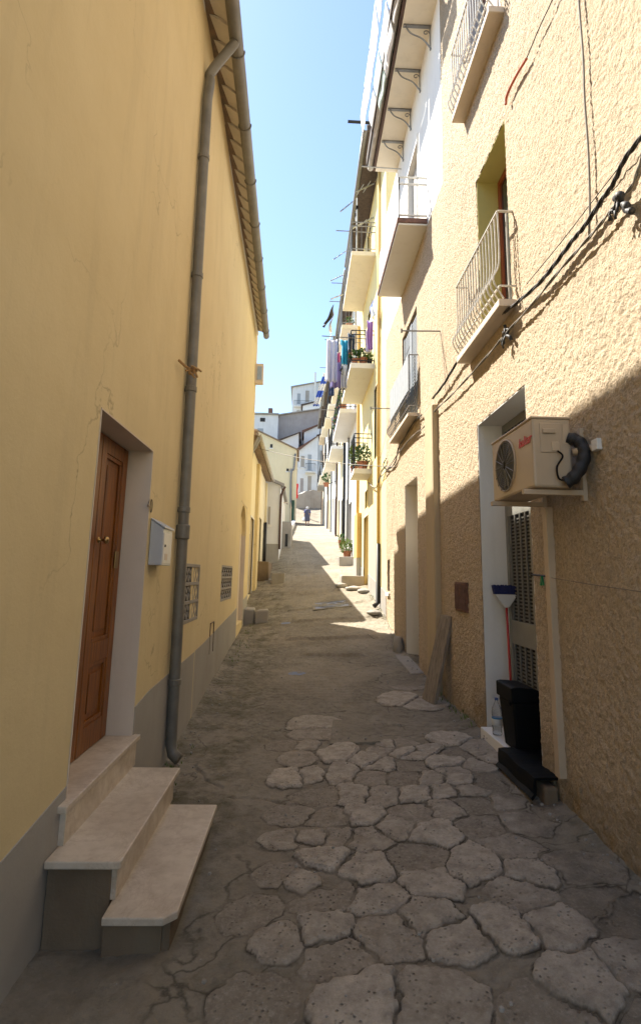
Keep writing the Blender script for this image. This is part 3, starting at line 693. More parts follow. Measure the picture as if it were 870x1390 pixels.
# second doorway
MB().box(XR + .27, XR + .30, 8.64, 9.68, -1.35, 1.6).build('door', M['oldwall'], bh)
MB().box(XR + .06, XR + .078, 11.46, 11.74, -.29, .34).build('meter_hatch', M['oldwall'], bh)
MB().box(XR - .05, XR + .05, 11.42, 11.80, -.40, -.34).build('meter_sill', M['white'], bh)
# windows
fr = MB(); x0 = XR + .22
for (y0, y1, z0, z1) in ((4.5, 4.56, 2.46, 4.29), (5.26, 5.32, 2.46, 4.29), (4.56, 5.26, 2.46, 2.53), (4.56, 5.26, 4.22, 4.29), (4.88, 4.94, 2.53, 4.22)): fr.box(x0, x0 + .06, y0, y1, z0, z1)
f1 = fr.build('window', M['redbrown'], bh, bevel=.004); MB().box(x0 + .02, x0 + .03, 4.56, 5.26, 2.53, 4.22).build('pane', M['glass'], f1)
fr = MB(); x0 = XR + .16
for (y0, y1) in ((4.48, 4.93), (4.95, 5.40)):
    fr.box(x0, x0 + .03, y0, y1, 5.55, 7.56)
f2 = fr.build('window', M['brownshut'], bh, bevel=.004)
fr = MB()
for (y0, y1) in ((8.54, 9.17), (9.2, 9.83)):
    fr.box(XR + .055, XR + .08, y0, y1, 2.64, 4.48)
    for q in ((y0, y0 + .07), (y1 - .07, y1)): fr.box(XR + .02, XR + .055, *q, 2.64, 4.48)
    z = 2.66
    while z < 4.44: fr.box(XR + .03, XR + .055, y0 + .07, y1 - .07, z, z + .03); z += .06
fr.build('window', M['shutter'], bh)
# juliet balconies with bars bellied out at the bottom
def juliet(y0, y1, z0, z1, par, mat, out_t, out_b, slabh=.07, nb=13, slabm='reveal', bow=True):
    sl_ = MB().box(XR - out_b * .8, XR + .05, y0, y1, z0 - slabh, z0).build('balcony_sill', M[slabm], par, bevel=.008)
    mb = MB()
    for z, w_ in ((z1, .022), (z0 + .12, .016)):
        o = out_t if z == z1 else out_t * 1.05
        mb.bar((XR - o, y0, z), (XR - o, y1, z), w_, .012); mb.bar((XR - o, y0, z), (XR, y0, z), w_, .012); mb.bar((XR - o, y1, z), (XR, y1, z), w_, .012)
    def bar(y, xo):
        if bow: pts = spline([(XR - xo, y, z1), (XR - xo, y, z0 + .36), (XR - xo - (out_b - out_t), y, z0 + .18), (XR - xo * .8, y, z0 + .005)], 4)
        else: pts = [(XR - xo, y, z1), (XR - xo, y, z0)]
        mb.tube(pts, .0075, 6)
    for i in range(nb): bar(y0 + .01 + (y1 - y0 - .02) * i / (nb - 1), out_t)
    for q in (y0 + .006, y1 - .006): mb.tube([(XR - out_t * .45, q, z1), (XR - out_t * .45, q, z0)], .0075, 6)
    return sl_, mb.build('railing', M[mat], par)
juliet(4.40, 5.74, 2.42, 3.27, bh, 'whitem', .14, .20, nb=17)
juliet(4.37, 5.70, 5.46, 6.35, bh, 'whitem', .14, .20, nb=17)
js, jr = juliet(8.42, 10.32, 2.60, 3.58, bh, 'greym', .16, .24, .06, nb=20)
MB().grid(lambda u, v: (XR - .175 + .004 * math.sin(u * 60), 8.43 + 1.88 * u, 2.98 + .60 * v), 60, 2).build('balcony_screen', M['shutter'], bh, solid=.004)
# small brown vent
vt = MB(); vt.box(XR - .032, XR + .01, 6.03, 6.47, -.375, -.05); v_ = vt.build('vent_cover', M['rust'], bh, bevel=.004)
mb = MB()
for k in range(8): mb.box(XR - .045, XR - .032, 6.06 + k * .052, 6.085 + k * .052, -.35, -.07)
mb.build('vent_slat', M['rust'], v_)

# upper white house above the beige ground floors
wh = empty('white_house', (1.82, 9, 5.42), 'bright white upper storeys with deep bracketed roof terrace above the beige wall', 'house')
HW = (8.35, 9.25, 5.60, 7.55, .2)
facade((XR, 6.725), (XR, 11.95), 5.423, 8.6, 6, [HW], 1).build('wall', M['white'], wh)
wb = MB(); wb.box(XR + .10, XR + .13, 8.37, 9.23, 5.60, 7.53); wb.build('balcony_door', M['oldwall'], wh)
MB().box(XR - .01, XR + .02, 8.28, 8.345, 5.6, 7.62).build('door_trim', M['soffit'], wh)
# soffit slab and gutter
MB().box(1.36, 8, 6.73, 10.45, 8.60, 8.74).build('terrace_slab', M['soffit'], wh)
for k, y in enumerate((7.25, 8.02, 8.83, 9.6)):
    mb = MB(); mb.box(1.38, 1.82, y - .025, y + .025, 8.575, 8.599)
    mb.tube(spline([(1.42, y, 8.57), (1.5, y, 8.45), (1.68, y, 8.36), (1.815, y, 8.18)], 5), .012, 6)
    mb.tube([(1.74 + .05 * math.cos(t) * (1 - t / 9), y, 8.47 + .05 * math.sin(t) * (1 - t / 9)) for t in [i * .5 for i in range(14)]], .009, 5)
    mb.tube([(1.80, y, 8.57), (1.80, y, 8.15)], .01, 5)
    mb.build('bracket', M['greym'], wh)
mb = MB(); mb.box(1.31, 1.358, 6.73, 10.45, 8.60, 8.80); mb.build('fascia', M['brownm'], wh)
mb = MB(); mb.grid(lambda u, v: (1.26 + .055 * math.cos(math.pi * (1 + v)), 6.73 + 3.8 * u, 8.74 + .07 * math.sin(math.pi * (1 + v))), 12, 8)
mb.build('gutter', M['boards'], wh, smooth=True, solid=.006)
mb = MB(); mb.box(1.17, 1.205, 6.73, 10.5, 8.76, 8.98); mb.build('parapet', M['dtile'], wh)
# balcony A
def balcony(par, y0, y1, z, xo, xw, t=.13, mslab='soffit', mrail='greym', rh=.9, kind='bars', near=True, nb=None, trim=None):
    s_ = MB().box(xo, xw + .05, y0, y1, z, z + t).build('balcony_slab', M[mslab], par, bevel=.008)
    if trim: MB().box(xo - .02, xw, y0 - .02, y1 + .02, z + t * .3, z + t + .012).build('slab_edge', M[trim], s_, bevel=.008)
    mb = MB(); zt = z + t + rh; zb = z + t + .08; xo_ = xo + .02
    for z_ in (zt, zb, zt - .12):
        mb.bar((xo_, y0 + .02, z_), (xo_, y1 - .02, z_), .022); mb.bar((xo_, y0 + .02, z_), (xw, y0 + .02, z_), .022); mb.bar((xo_, y1 - .02, z_), (xw, y1 - .02, z_), .022)
    n_ = nb or int((y1 - y0) / .12)
    for i in range(n_ + 1): y = y0 + .02 + (y1 - y0 - .04) * i / n_; mb.bar((xo_, y, z + t), (xo_, y, zt), .012)
    k = max(2, int((xw - xo) / .12))
    for i in range(k + 1):
        x = xo_ + (xw - xo_) * i / k
        for y in (y0 + .02, y1 - .02): mb.bar((x, y, z + t), (x, y, zt), .012)
    mb.build('railing', M[mrail], par)
    return s_
balcony(wh, 7.70, 9.96, 5.42, 1.365, XR, .10, 'white', 'whitem', .75, trim='rust')
MB().grid(lambda u, v: (1.375 + .006 * math.sin(u * 40), 7.74 + 2.18 * u, 5.56 + .66 * v), 40, 3).build('balcony_screen', M['hstucco'], wh, solid=.006)

# ------------------------------------------------------------------ lemon yellow house and the row beyond
def opening(par, xw, h, mat, nm, frame=None, side=1):
    a, b, c, d, r = h
    o = MB().box(*sorted((xw + side * (r - .06), xw + side * (r - .02))), a + .01, b - .01, c + .01, d - .01).build(nm, M[mat], par)
    if frame:
        m_ = MB(); e = .05
        for q in ((a - e, a, c, d + e), (b, b + e, c, d + e), (a, b, d, d + e)): m_.box(*sorted((xw - side * .012, xw + side * .03)), *q)
        m_.build('frame', M[frame], o)
    return o
def house(name, label, y0, y1, xw, ztop, wall, doors=(), wins=(), eave=.45, roof='dtile', depth=6, side=1, zb=None, group=None, plinth=None, gm='gutter'):
    e = empty(name, (xw, (y0 + y1) / 2, float(gz(xw, y0))), label, 'house', group)
    hs = [(a, b, c, d, .18) for a, b, c, d, *_ in list(doors) + list(wins)]
    zb = zb if zb is not None else float(gz(xw, y0)) - 2.5
    facade((xw, y0), (xw, y1), zb, ztop, depth, hs, side).build('wall', M[wall], e)
    for q in doors: opening(e, xw, (*q[:4], .18), q[4], 'door', q[5] if len(q) > 5 else None, side)
    for q in wins:
        o = opening(e, xw, (*q[:4], .18), q[4], 'window', q[5] if len(q) > 5 else None, side)
    xo = xw - side * eave
    rf = MB().hexa([(xo, y0, ztop + .001), (xw + side * depth, y0, ztop + .8), (xw + side * depth, y1, ztop + .8), (xo, y1, ztop + .001), (xo, y0, ztop + .1), (xw + side * depth, y0, ztop + .95), (xw + side * depth, y1, ztop + .95), (xo, y1, ztop + .1)]).build('roof', M[roof], e)
    m_ = MB(); y = y0 + .05
    while y < y1: m_.tube([(xo - side * .02, y, ztop + .12), (xo + side * .5, y, ztop + .20)], .06, 6); y += .22
    m_.build('roof_tile_edge', M[roof], rf)
    g_ = MB().grid(lambda u, v: (xo - side * .06 + .06 * math.cos(math.pi * (1 + v)), y0 + (y1 - y0) * u, ztop + .06 + .07 * math.sin(math.pi * (1 + v))), 4, 6).build('gutter', M[gm], e, smooth=True, solid=.006)
    if plinth:
        xs_ = sorted((xw - side * .012, xw + side * .03)); pz = float(gz(xw, y0)) + plinth
        spans = [y0]; 
        for a, b, c, d, *_ in sorted(doors): spans += [a, b]
        spans.append(y1); m_ = MB()
        for a, b in zip(spans[::2], spans[1::2]):
            if b - a > .05: m_.hexa([(xs_[0], a + .01, pz - 2), (xs_[1], a + .01, pz - 2), (xs_[1], b - .01, pz - 2), (xs_[0], b - .01, pz - 2), (xs_[0], a + .01, pz + (a - y0) * .12), (xs_[1], a + .01, pz + (a - y0) * .12), (xs_[1], b - .01, pz + (b - y0) * .12), (xs_[0], b - .01, pz + (b - y0) * .12)])
        m_.build('plinth', M['plinth'], e)
    return e
lh = house('lemon_house', 'lemon yellow house with ochre doorways and three stacked white balconies', 11.955, 18.2, XR, 11.0, 'lemon',
           doors=[(15.25, 16.35, -.35, 1.70, 'ochre', 'cream')],
           wins=[(15.35, 16.1, 1.95, 2.45, 'oldwall', 'cream'), (14.6, 15.5, 5.72, 7.8, 'shutter', 'cream'), (13.2, 14.0, 3.0, 4.9, 'shutter', 'cream'), (14.9, 15.8, 8.93, 10.6, 'brownshut', 'cream')], plinth=.55)
MB().box(XR - .14, XR + .01, 17.1, 18.15, .1, 1.95).build('ochre_pier', M['ochre'], lh)
MB().box(XR - .15, XR + .01, 17.09, 18.16, -1.0, .55).build('pier_base', M['plinth'], lh)
balcony(lh, 13.9, 17.2, 8.79, 1.15, XR, .13, 'soffit', 'greym', .9)
balcony(lh, 14.1, 17.3, 5.56, 1.17, XR, .15, 'white', 'blackm', .95)
balcony(lh, 14.6, 15.7, 2.74, 1.33, XR, .14, 'white', 'blackm', .98)
pp = [Vector((XR - .05, 12.85, z)) for z in (10.8, 5, .75)]
MB().tube(pp, .04, 8).build('downpipe', M['ochre'], lh, smooth=True)
MB().tube([(XR - .06, 12.85, .75), (XR - .06, 12.85, -.6), (XR - .16, 12.8, -.68)], .055, 10).build('downpipe', M['blackm'], lh, smooth=True, label='black cast iron foot of the drainpipe')
MB().tube([(XR - .04, 17.95, 8.6), (XR - .04, 17.95, 2.0)], .06, 8).build('ochre_strip', M['ochre'], lh)

r3 = house('white_row_house', 'white terraced house with arched grey doorway behind the potted shrub', 18.205, 24.4, XR, 10.9, 'white',
           doors=[(20.6, 21.7, .5, 2.8, 'hgrey', 'white'), (22.7, 23.5, 1.0, 3.2, 'greydoor')], wins=[(19.0, 20.0, 5.75, 7.7, 'brownshut'), (21.3, 22.2, 5.75, 7.7, 'shutter'), (19.2, 20.1, 8.85, 10.3, 'brownshut')], group='houses in the terrace on the right')
balcony(r3, 18.45, 22.85, 5.62, 1.17, XR, .15, 'white', 'blackm', .95)
balcony(r3, 18.4, 20.9, 8.75, 1.2, XR, .14, 'soffit', 'greym', .9)
MB().tube([(XR - .06, 23.9, 10.8), (XR - .06, 23.9, 1.3)], .06, 8).build('downpipe', M['blackm'], r3)
MB().tube([(XR - .04, 21.95, 5.6), (XR - .04, 21.95, 1.3)], .04, 8).build('downpipe', M['greym'], r3)
specs = [('cream', 24.405, 29.6, 11.2, 'cream terraced house with grey shutters and a mid height balcony', 'shutter', 'brownshut'),
         ('white', 29.605, 34.8, 12.0, 'white terraced house with a brown door beyond the cream one', 'brownshut', 'oldwall'),
         ('cream', 34.805, 40.2, 12.7, 'narrow cream terraced house with rusty brown doorways', 'rust', 'shutter'),
         ('white', 40.205, 46.5, 13.6, 'white terraced house level with the walking woman', 'rust', 'brownshut'),
         ('reveal', 46.505, 53.8, 14.6, 'last pale terraced house before the street bends left', 'rust', 'shutter')]
for i, (wm, a, b, zt, lab, dm, wmm) in enumerate(specs):
    g0 = float(gz(XR, a)); L = b - a; xw = XR - .03 * (i % 2)
    e = house('row_house', lab, a, b, xw, zt, wm, doors=[(a + L * .18, a + L * .34, g0 - .1, g0 + 2.3, dm, 'white'), (a + L * .62, a + L * .80, g0 + .3, g0 + 2.6, wmm, 'cream')],
              wins=[(a + L * .15, a + L * .36, 5.9 + i * .55, 7.8 + i * .55, wmm), (a + L * .62, a + L * .82, 5.9 + i * .55, 7.8 + i * .55, dm), (a + L * .3, a + L * .5, zt - 2.0, zt - .5, wmm)], eave=.5, group='houses in the terrace on the right', depth=6)
    balcony(e, a + .2, a + L * .62, 5.75 + i * .5, xw - .62, xw, .14, 'white' if i % 2 == 0 else 'soffit', 'blackm', .95)
    balcony(e, a + L * .25, a + L * .7, zt - 2.2, xw - .5, xw, .13, 'soffit', 'blackm', .9)
    MB().tube([(xw - .06, b - .2, zt), (xw - .06, b - .2, g0 + .6)], .05, 8).build('downpipe', M['greym' if i % 2 else 'brownm'], e)

# ------------------------------------------------------------------ left side beyond the yellow house
l2 = house('low_tiled_house', 'low cream house with sagging tile eave and two drainpipes past the yellow house', 13.9, 21.2, -1.5, 3.55, 'cream',
           doors=[(15.6, 16.6, -.6, 1.6, 'brownshut', 'white'), (18.6, 19.5, -.1, 1.9, 'greydoor', 'cream')], eave=.22, roof='tile', side=-1, gm='boards')
MB().tube(spline([(-1.2, 13.95, 3.5), (-1.3, 14.0, 3.3), (-1.42, 14.05, 2.9), (-1.42, 14.05, 1.0)], 5), .06, 10).build('downpipe', M['greym'], l2, smooth=True)
MB().tube([(-1.42, 14.05, 1.0), (-1.42, 14.05, -1.0), (-1.36, 14.0, -1.06)], .07, 10).build('downpipe', M['brownm'], l2, smooth=True, label='brown iron foot of the near drainpipe')
MB().tube([(-1.42, 20.6, 1.9), (-1.42, 20.6, .2)], .065, 10).build('downpipe', M['blackm'], l2, smooth=True, label='short black pipe at the far end')
MB().tube([(-1.42, 20.6, 3.4), (-1.42, 20.6, 1.9)], .04, 10).build('downpipe', M['cream'], l2, smooth=True)
MB().box(-1.52, -1.40, 16.9, 17.5, -1.2, 3.4).build('pier', M['yellow'], l2)
MB().box(-1.52, -1.42, 13.9, 14.5, -1.5, 3.4).build('pier', M['yellow'], l2)
# L3 white house, gable towards us
def gable(name, label, x0, x1, y0, y1, zb, ze0, zp, xp, ze1, wall, roof, wins=(), ov=.2, sidewins=(), cat='house', group=None):
    e = empty(name, ((x0 + x1) / 2, y0, zb), label, cat, group)
    P_ = [(x0, zb), (x1, zb), (x1, ze1), (xp, zp), (x0, ze0)]; mb = MB(); k = 5
    mb.v = [(a, y0, b) for a, b in P_] + [(a, y1, b) for a, b in P_]
    mb.f = [(0, 1, 2, 3, 4), (9, 8, 7, 6, 5)] + [(i, (i + 1) % k, (i + 1) % k + k, i + k) for i in range(k)]
    mb.build('wall', M[wall], e)
    rb = MB(); t = .12
    sl0 = (zp - ze0) / max(xp - x0, .01); sl1 = (zp - ze1) / max(x1 - xp, .01)
    for (a, za, b, zb_) in ((x0 - ov, ze0 - sl0 * ov, xp, zp), (xp, zp, x1 + ov, ze1 - sl1 * ov)):
        if abs(a - b) < .3: continue
        rb.hexa([(a, y0 - ov, za + .004), (b, y0 - ov, zb_ + .004), (b, y1, zb_ + .004), (a, y1, za + .004), (a, y0 - ov, za + t), (b, y0 - ov, zb_ + t), (b, y1, zb_ + t), (a, y1, za + t)])
    rb.build('roof', M[roof], e)
    for (a, b, c, d, m_) in wins:
        w_ = MB().box(a, b, y0 - .03, y0 + .02, c, d).build('window', M[m_], e)
        MB().box(a - .08, b + .08, y0 - .05, y0 - .031, c - .1, c).build('sill', M['white'], w_)
    for (a, b, c, d, m_) in sidewins: MB().box(x1 - .02, x1 + .03, a, b, c, d).build('window', M[m_], e)
    return e
l3 = gable('low_white_house', 'low white house end with a sloping roof edge left of the stone box', -4.5, -.93, 21.4, 27, -1, 4.9, 4.9, -4.4, 3.45, 'hstucco', 'concrete', wins=[(-1.36, -1.30, 1.9, 2.6, 'oldwall')], ov=.15)
MB().tube(spline([(-.74, 21.3, 3.4), (-.86, 21.33, 3.15), (-.90, 21.36, 2.8), (-.90, 21.36, .95)], 5), .045, 8).build('downpipe', M['brownm'], l3, smooth=True)
MB().box(-1.5, -.925, 21.37, 21.45, -1, 1.15).build('plinth', M['plinth'], l3)
sb = empty('stone_stair_block', (-.8, 24.5, 1.1), 'grey concrete stair block with thin railing beside the white house end', 'stair')
MB().box(-2.0, -.52, 24.2, 26.4, -.5, 2.30).build('stair_wall', M['concrete'], sb, bevel=.02)
mb = MB()
for k in range(9): x = -1.0 + 0; y = 24.3 + k * .25; mb.bar((-.6, y, 2.3), (-.6, y, 3.15), .02)
for k in range(6): mb.bar((-1.1 + k * .1, 24.3, 2.3), (-1.1 + k * .1, 24.3, 3.15), .02)
mb.bar((-.6, 24.3, 3.15), (-.6, 26.3, 3.15), .03); mb.bar((-1.1, 24.3, 3.15), (-.6, 24.3, 3.15), .03)
mb.build('railing', M['reveal'], sb)
MB().box(-.78, -.66, 24.17, 24.2, 1.2, 1.75).build('hatch', M['dark'], sb)
Y4 = 50.0
p1, p2, p3, p5, p6 = onY(350, 594, Y4), onY(360, 598, Y4), onY(403, 611, Y4), onY(389, 636, Y4), onY(397, 640, Y4)
p7, p8 = onY(367, 603, Y4), onY(370, 608, Y4); p9, p10 = onY(395.6, 679, Y4), onY(399, 706, Y4)
l4 = gable('cream_gable_house', 'cream house with a plain sloping gable and a tiny window facing down the street', -9.0, p3.x, Y4, 55, 2, p1.z, p1.z + .6, p1.x, p3.z, 'cream', 'tile',
           wins=[(p5.x, p5.x + .22, p6.z, p5.z, 'dark'), (p5.x + .31, p6.x, p6.z, p5.z, 'oldwall'), (p7.x, p8.x, p8.z, p7.z, 'dark')], ov=.2)
MB().box(p9.x, p10.x, Y4 - .06, Y4, p10.z - .3, p9.z).build('door', M['green'], l4)
q = [onY(401, 616, Y4 - .1), onY(399, 636, Y4 - .1), onY(395.4, 644, Y4 - .1), onY(394.8, 690, Y4 - .1)]
MB().tube(spline(q, 4), .09, 8).build('downpipe', M['greym'], l4, smooth=True)
gw = empty('kerb_wall', (-.8, 36, 3), 'low whitewashed kerb wall edging the left of the street beyond the stair block', 'wall')
mb = MB(); ks = [26.5, 30, 34, 38, 42, 46, 49.5]
for a_, b_ in zip(ks[:-1], ks[1:]):
    za, zb2 = gs(-.7, a_), gs(-.7, b_); mb.hexa([(-.98, a_, za - 1), (-.70, a_, za - 1), (-.70, b_, zb2 - 1), (-.98, b_, zb2 - 1), (-.98, a_, za + .35), (-.70, a_, za + .35), (-.70, b_, zb2 + .35), (-.98, b_, zb2 + .35)])
mb.build('kerb_body', M['hstucco'], gw)
# ------------------------------------------------------------------ houses up the hill
def hill(name, label, x0, x1, y0, y1, zb, zt, wall, roof='dtile', fw=(), sw=(), drop=0.0, balc=(), group='white houses up the hill'):
    e = empty(name, ((x0 + x1) / 2, y0, zb), label, 'house', group)
    mb = MB(); mb.hexa([(x0, y0, zb), (x1, y0, zb), (x1, y1, zb), (x0, y1, zb), (x0, y0, zt - drop), (x1, y0, zt), (x1, y1, zt), (x0, y1, zt - drop)]); mb.build('wall', M[wall], e)
    ov = .3; s_ = drop / (x1 - x0)
    MB().hexa([(x0 - ov, y0 - ov, zt - drop - s_ * ov + .004), (x1 + ov, y0 - ov, zt + s_ * ov + .004), (x1 + ov, y1, zt + s_ * ov + .004), (x0 - ov, y1, zt - drop - s_ * ov + .004), (x0 - ov, y0 - ov, zt - drop + .18), (x1 + ov, y0 - ov, zt + .18), (x1 + ov, y1, zt + .18), (x0 - ov, y1, zt - drop + .18)]).build('roof', M[roof], e)
    for (a, b, c, d, m_) in fw:
        w_ = MB().box(a, b, y0 - .02, y0 + .05, c, d).build('window', M[m_], e)
        f_ = MB()
        for q in ((a - .1, a, c - .1, d + .1), (b, b + .1, c - .1, d + .1), (a, b, d, d + .1), (a - .15, b + .15, c - .16, c)): f_.box(q[0], q[1], y0 - .06, y0 + .02, q[2], q[3])
        f_.build('frame', M['hstucco'], w_)
    for (a, b, z) in balc:
        s = MB().box(a, b, y0 - .9, y0, z, z + .15).build('balcony_slab', M['white'], e)
        m_ = MB(); m_.bar((a, y0 - .88, z + 1.1), (b, y0 - .88, z + 1.1), .04); m_.bar((a, y0 - .88, z + 1.1), (a, y0, z + 1.1), .04); m_.bar((b, y0 - .88, z + 1.1), (b, y0, z + 1.1), .04)
        k = int((b - a) / .18)
        for i in range(k + 1): m_.bar((a + (b - a) * i / k, y0 - .88, z + .15), (a + (b - a) * i / k, y0 - .88, z + 1.1), .022)
        m_.build('railing', M['blackm'], s)
    return e
g1 = hill('grey_house', 'broad house with chimney below the hilltop building, its shaded side coloured grey', -7.6, 2.6, 76, 90, 6, 23.6, 'hgrey', 'concrete', drop=1.9)  # grey wall colour carries the shade on this side of the house
p = onY(363, 557, 76)
MB().box(-5.45, -4.85, 76.3, 77.2, 21.8, 23.6).build('chimney', M['rust'], g1)
MB().box(-8.1, -3.9, 74.4, 76.0, 8, 22.0).build('lit_front', M['hstucco'], g1)  # same house's sunlit front, its light put into a paler colour
MB().box(-8.2, -3.8, 74.2, 76.0, 22.0, 22.25).build('lit_front_roof', M['concrete'], g1)
MB().box(-6.7, -5.9, 74.36, 74.42, 17.6, 20.0).build('window', M['shutter'], g1)
MB().box(-6.4, -5.7, 74.36, 74.42, 21.0, 21.55).build('window', M['dark'], g1)
hill('white_house', 'white hill house stepping up with dark roof edge below the grey one', -5.2, -.9, 70, 76, 7, 18.3, 'hstucco', 'dtile', drop=1.9,
     fw=[(-3.9, -3.3, 13.6, 15.4, 'oldwall'), (-2.6, -1.9, 14.0, 16.6, 'shutter'), (-3.9, -3.3, 10.2, 12.2, 'shutter'), (-2.2, -1.5, 10.4, 12.2, 'oldwall')], balc=[(-1.9, -.9, 13.4)])
hill('white_house', 'tall white hill house with small balcony and three rows of windows', -.85, 1.6, 66, 74, 6, 17.0, 'hstucco', 'rust', drop=2.0,
     fw=[(-.5, -.05, 13.0, 14.4, 'oldwall'), (.35, .8, 12.6, 14.6, 'shutter'), (.4, .85, 9.9, 11.9, 'oldwall'), (-.5, -.1, 9.9, 11.6, 'hgrey')], balc=[(.1, 1.3, 12.2)])
hill('white_house', 'white hill house with brown roof edge peeking over its neighbour', -.2, 3.6, 72, 76, 7, 20.9, 'hstucco', 'rust', drop=1.9,
     fw=[(.3, .9, 15.6, 17.6, 'oldwall'), (1.2, 1.9, 16.0, 18.2, 'hgrey')])
tb = hill('hilltop_building', 'white flat roofed building on the skyline, topmost of all the hill houses', -2.6, 5.5, 96, 108, 20, 35.6, 'hstucco', 'concrete', drop=1.9,
     fw=[(-1.7, -1.1, 30.6, 32.6, 'shutter'), (-.2, .5, 31.0, 33.2, 'oldwall'), (2.2, 2.9, 31.8, 34.2, 'oldwall'), (3.4, 4.1, 29.4, 31.0, 'oldwall'), (-1.7, -1.1, 27.0, 29.4, 'oldwall'), (.6, 1.2, 27.5, 29.6, 'shutter')], balc=[(-2.2, 1.0, 29.9), (2.0, 4.6, 31.0)])
MB().box(1.35, 1.7, 95.4, 96, 22, 36.6).build('stair_tower', M['white'], tb)
MB().box(3.7, 5.0, 97, 98.5, 35, 37).build('stair_head', M['concrete'], tb)
# retaining wall where the street turns
rw = MB(); 
rw.grid(lambda u, v: (-1.2 + 4.4 * u, 60.5 + 1.6 * math.sin(u * 2.4), 6.0 + v * (2.6 + .9 * math.sin(u * 3.0)) + .04 * math.sin(u * 31)), 30, 4)
rw.build('retaining_wall', M['oldwall'], solid=.5, label='rough grey stone retaining wall where the street bends', cat='wall')
hill('white_house', 'small white hill house wedged between the tall one and the terrace end', 1.7, 4.5, 68, 74, 6, 18.6, 'hstucco', 'dtile', drop=1.2, fw=[(1.9, 2.3, 14, 15.6, 'oldwall'), (1.9, 2.3, 10.5, 12.3, 'shutter')])
hill('white_house', 'white hill house with dark eave just under the hilltop building', -.6, 4.0, 90, 94, 12, 29.8, 'hstucco', 'dtile', drop=1.4, fw=[(.2, .8, 25.4, 27.2, 'oldwall'), (1.6, 2.2, 25.6, 27.4, 'oldwall')])
rc = MB().grid(lambda u, v: (onY(404, 680, 58).x - .26 + .26 * u + .02 * math.sin(v * 9), 58 + .05 * math.sin(u * 9 + v * 5), 8.0 + 1.6 * v), 8, 8)
rc.build('red_banner', M['redcloth'], solid=.02, label='red cloth hanging at the far corner of the cream gable house', cat='banner')

# ------------------------------------------------------------------ outdoor air conditioning unit
ac = empty('air_conditioner', (1.82, 3.75, .5), 'beige outdoor air conditioner on brackets over the louvred door, red lettering on its front', 'air conditioner')
ax0, ax1, ay0, ay1, az0, az1 = 1.452, 1.705, 3.37, 4.12, .575, 1.040
import bmesh
def rounded_box(x0, x1, y0, y1, z0, z1, r, name, m, parent, **k):
    return MB().box(x0, x1, y0, y1, z0, z1).build(name, m, parent, bevel=r, **k)
rounded_box(ax0, ax1, ay0, ay1, az0, az1 - .012, .016, 'casing', M['ac'], ac)
rounded_box(ax0 - .006, ax1 + .004, ay0 - .006, ay1 + .004, az1 - .018, az1, .008, 'top_cover', M['ac'], ac)
fy, fz, fr_ = 3.845, .805, .185
MB().lathe((ax0 - .001, fy, fz), [(.001, 0), (fr_, 0), (fr_ , -.003), (.001, -.003)], 40, 'x').build('fan_opening', M['dark'], ac)
g_ = MB()
for rr_ in [.03 + .0155 * i for i in range(11)]:
    g_.tube([(ax0 - .009, fy + rr_ * math.cos(t), fz + rr_ * math.sin(t)) for t in [2 * math.pi * i / 32 for i in range(33)]], .0022, 4, False)
for k in range(16):
    t = 2 * math.pi * k / 16; g_.tube([(ax0 - .011, fy + .03 * math.cos(t), fz + .03 * math.sin(t)), (ax0 - .011, fy + fr_ * math.cos(t), fz + fr_ * math.sin(t))], .0028, 4)
g_.build('fan_guard', M['pipe'], ac)
g_ = MB(); g_.tube([(ax0 - .004, fy + fr_ * math.cos(t), fz + fr_ * math.sin(t)) for t in [2 * math.pi * i / 48 for i in range(49)]], .007, 6, False); g_.build('fan_ring', M['ac'], ac, smooth=True)
g_ = MB()
for k in range(3):
    t = 2.1 * k; c, s_ = math.cos(t), math.sin(t); c2, s2 = math.cos(t + .8), math.sin(t + .8)
    g_.poly([(ax0 - .004, fy + .03 * c, fz + .03 * s_), (ax0 - .0045, fy + .165 * c, fz + .165 * s_), (ax0 - .0045, fy + .165 * c2, fz + .165 * s2), (ax0 - .0042, fy + .03 * c2, fz + .03 * s2)])
g_.build('fan_blades', M['pipe'], ac)
p = onX(711, 599, ax0 - .005)
# lettering faces -x: reading direction runs towards the viewer (-Y)
MW = Matrix(((0, 0, -1, ax0 - .0025), (-1, 0, 0, p.y), (0, 1, 0, p.z), (0, 0, 0, 1)))
text_obj('baltur', .088, M['redtext'], MW, 'lettering', ac, shear=.25, ext=.0012)
sc_ = MB().box(ax0 + .05, ax0 + .185, ay0 - .006, ay0 + .002, .80, .995).build('service_cover', M['ac'], ac, bevel=.004)
MB().box(ax0 + .065, ax0 + .15, ay0 - .018, ay0 - .006, .925, .955).build('cover_handle', M['ac'], sc_, bevel=.004)
MB().box(ax0 + .12, ax0 + .17, ay0 - .012, ay0 - .006, .81, .87).build('cable_clip', M['conduit'], sc_, bevel=.003)
MB().box(ax0 + .20, ax0 + .235, ay0 - .003, ay0 + .002, .86, .99).build('rating_label', M['conduit'], ac)
MB().tube(spline([(ax0 + .155, ay0 - .012, .81), (ax0 + .175, ay0 - .035, .77), (ax0 + .135, ay0 - .035, .70), (ax0 + .15, ay0 - .02, .63), (ax0 + .19, ay0 - .02, .62)], 6), .006, 6).build('power_cable', M['black'], ac, smooth=True)
mb = MB(); hp = spline([(ax0 + .185, ay0 - .03, .60), (ax0 + .23, ay0 - .055, .635), (ax0 + .285, ay0 - .06, .72), (ax0 + .305, ay0 - .05, .81), (ax0 + .285, ay0 - .02, .875), (ax0 + .235, ay0 + .01, .90)], 8)
mb.tube(hp, [.040 + .003 * math.sin(i * 1.1) for i in range(len(hp))], 14); mb.build('pipe_insulation', M['hose'], ac, smooth=True)
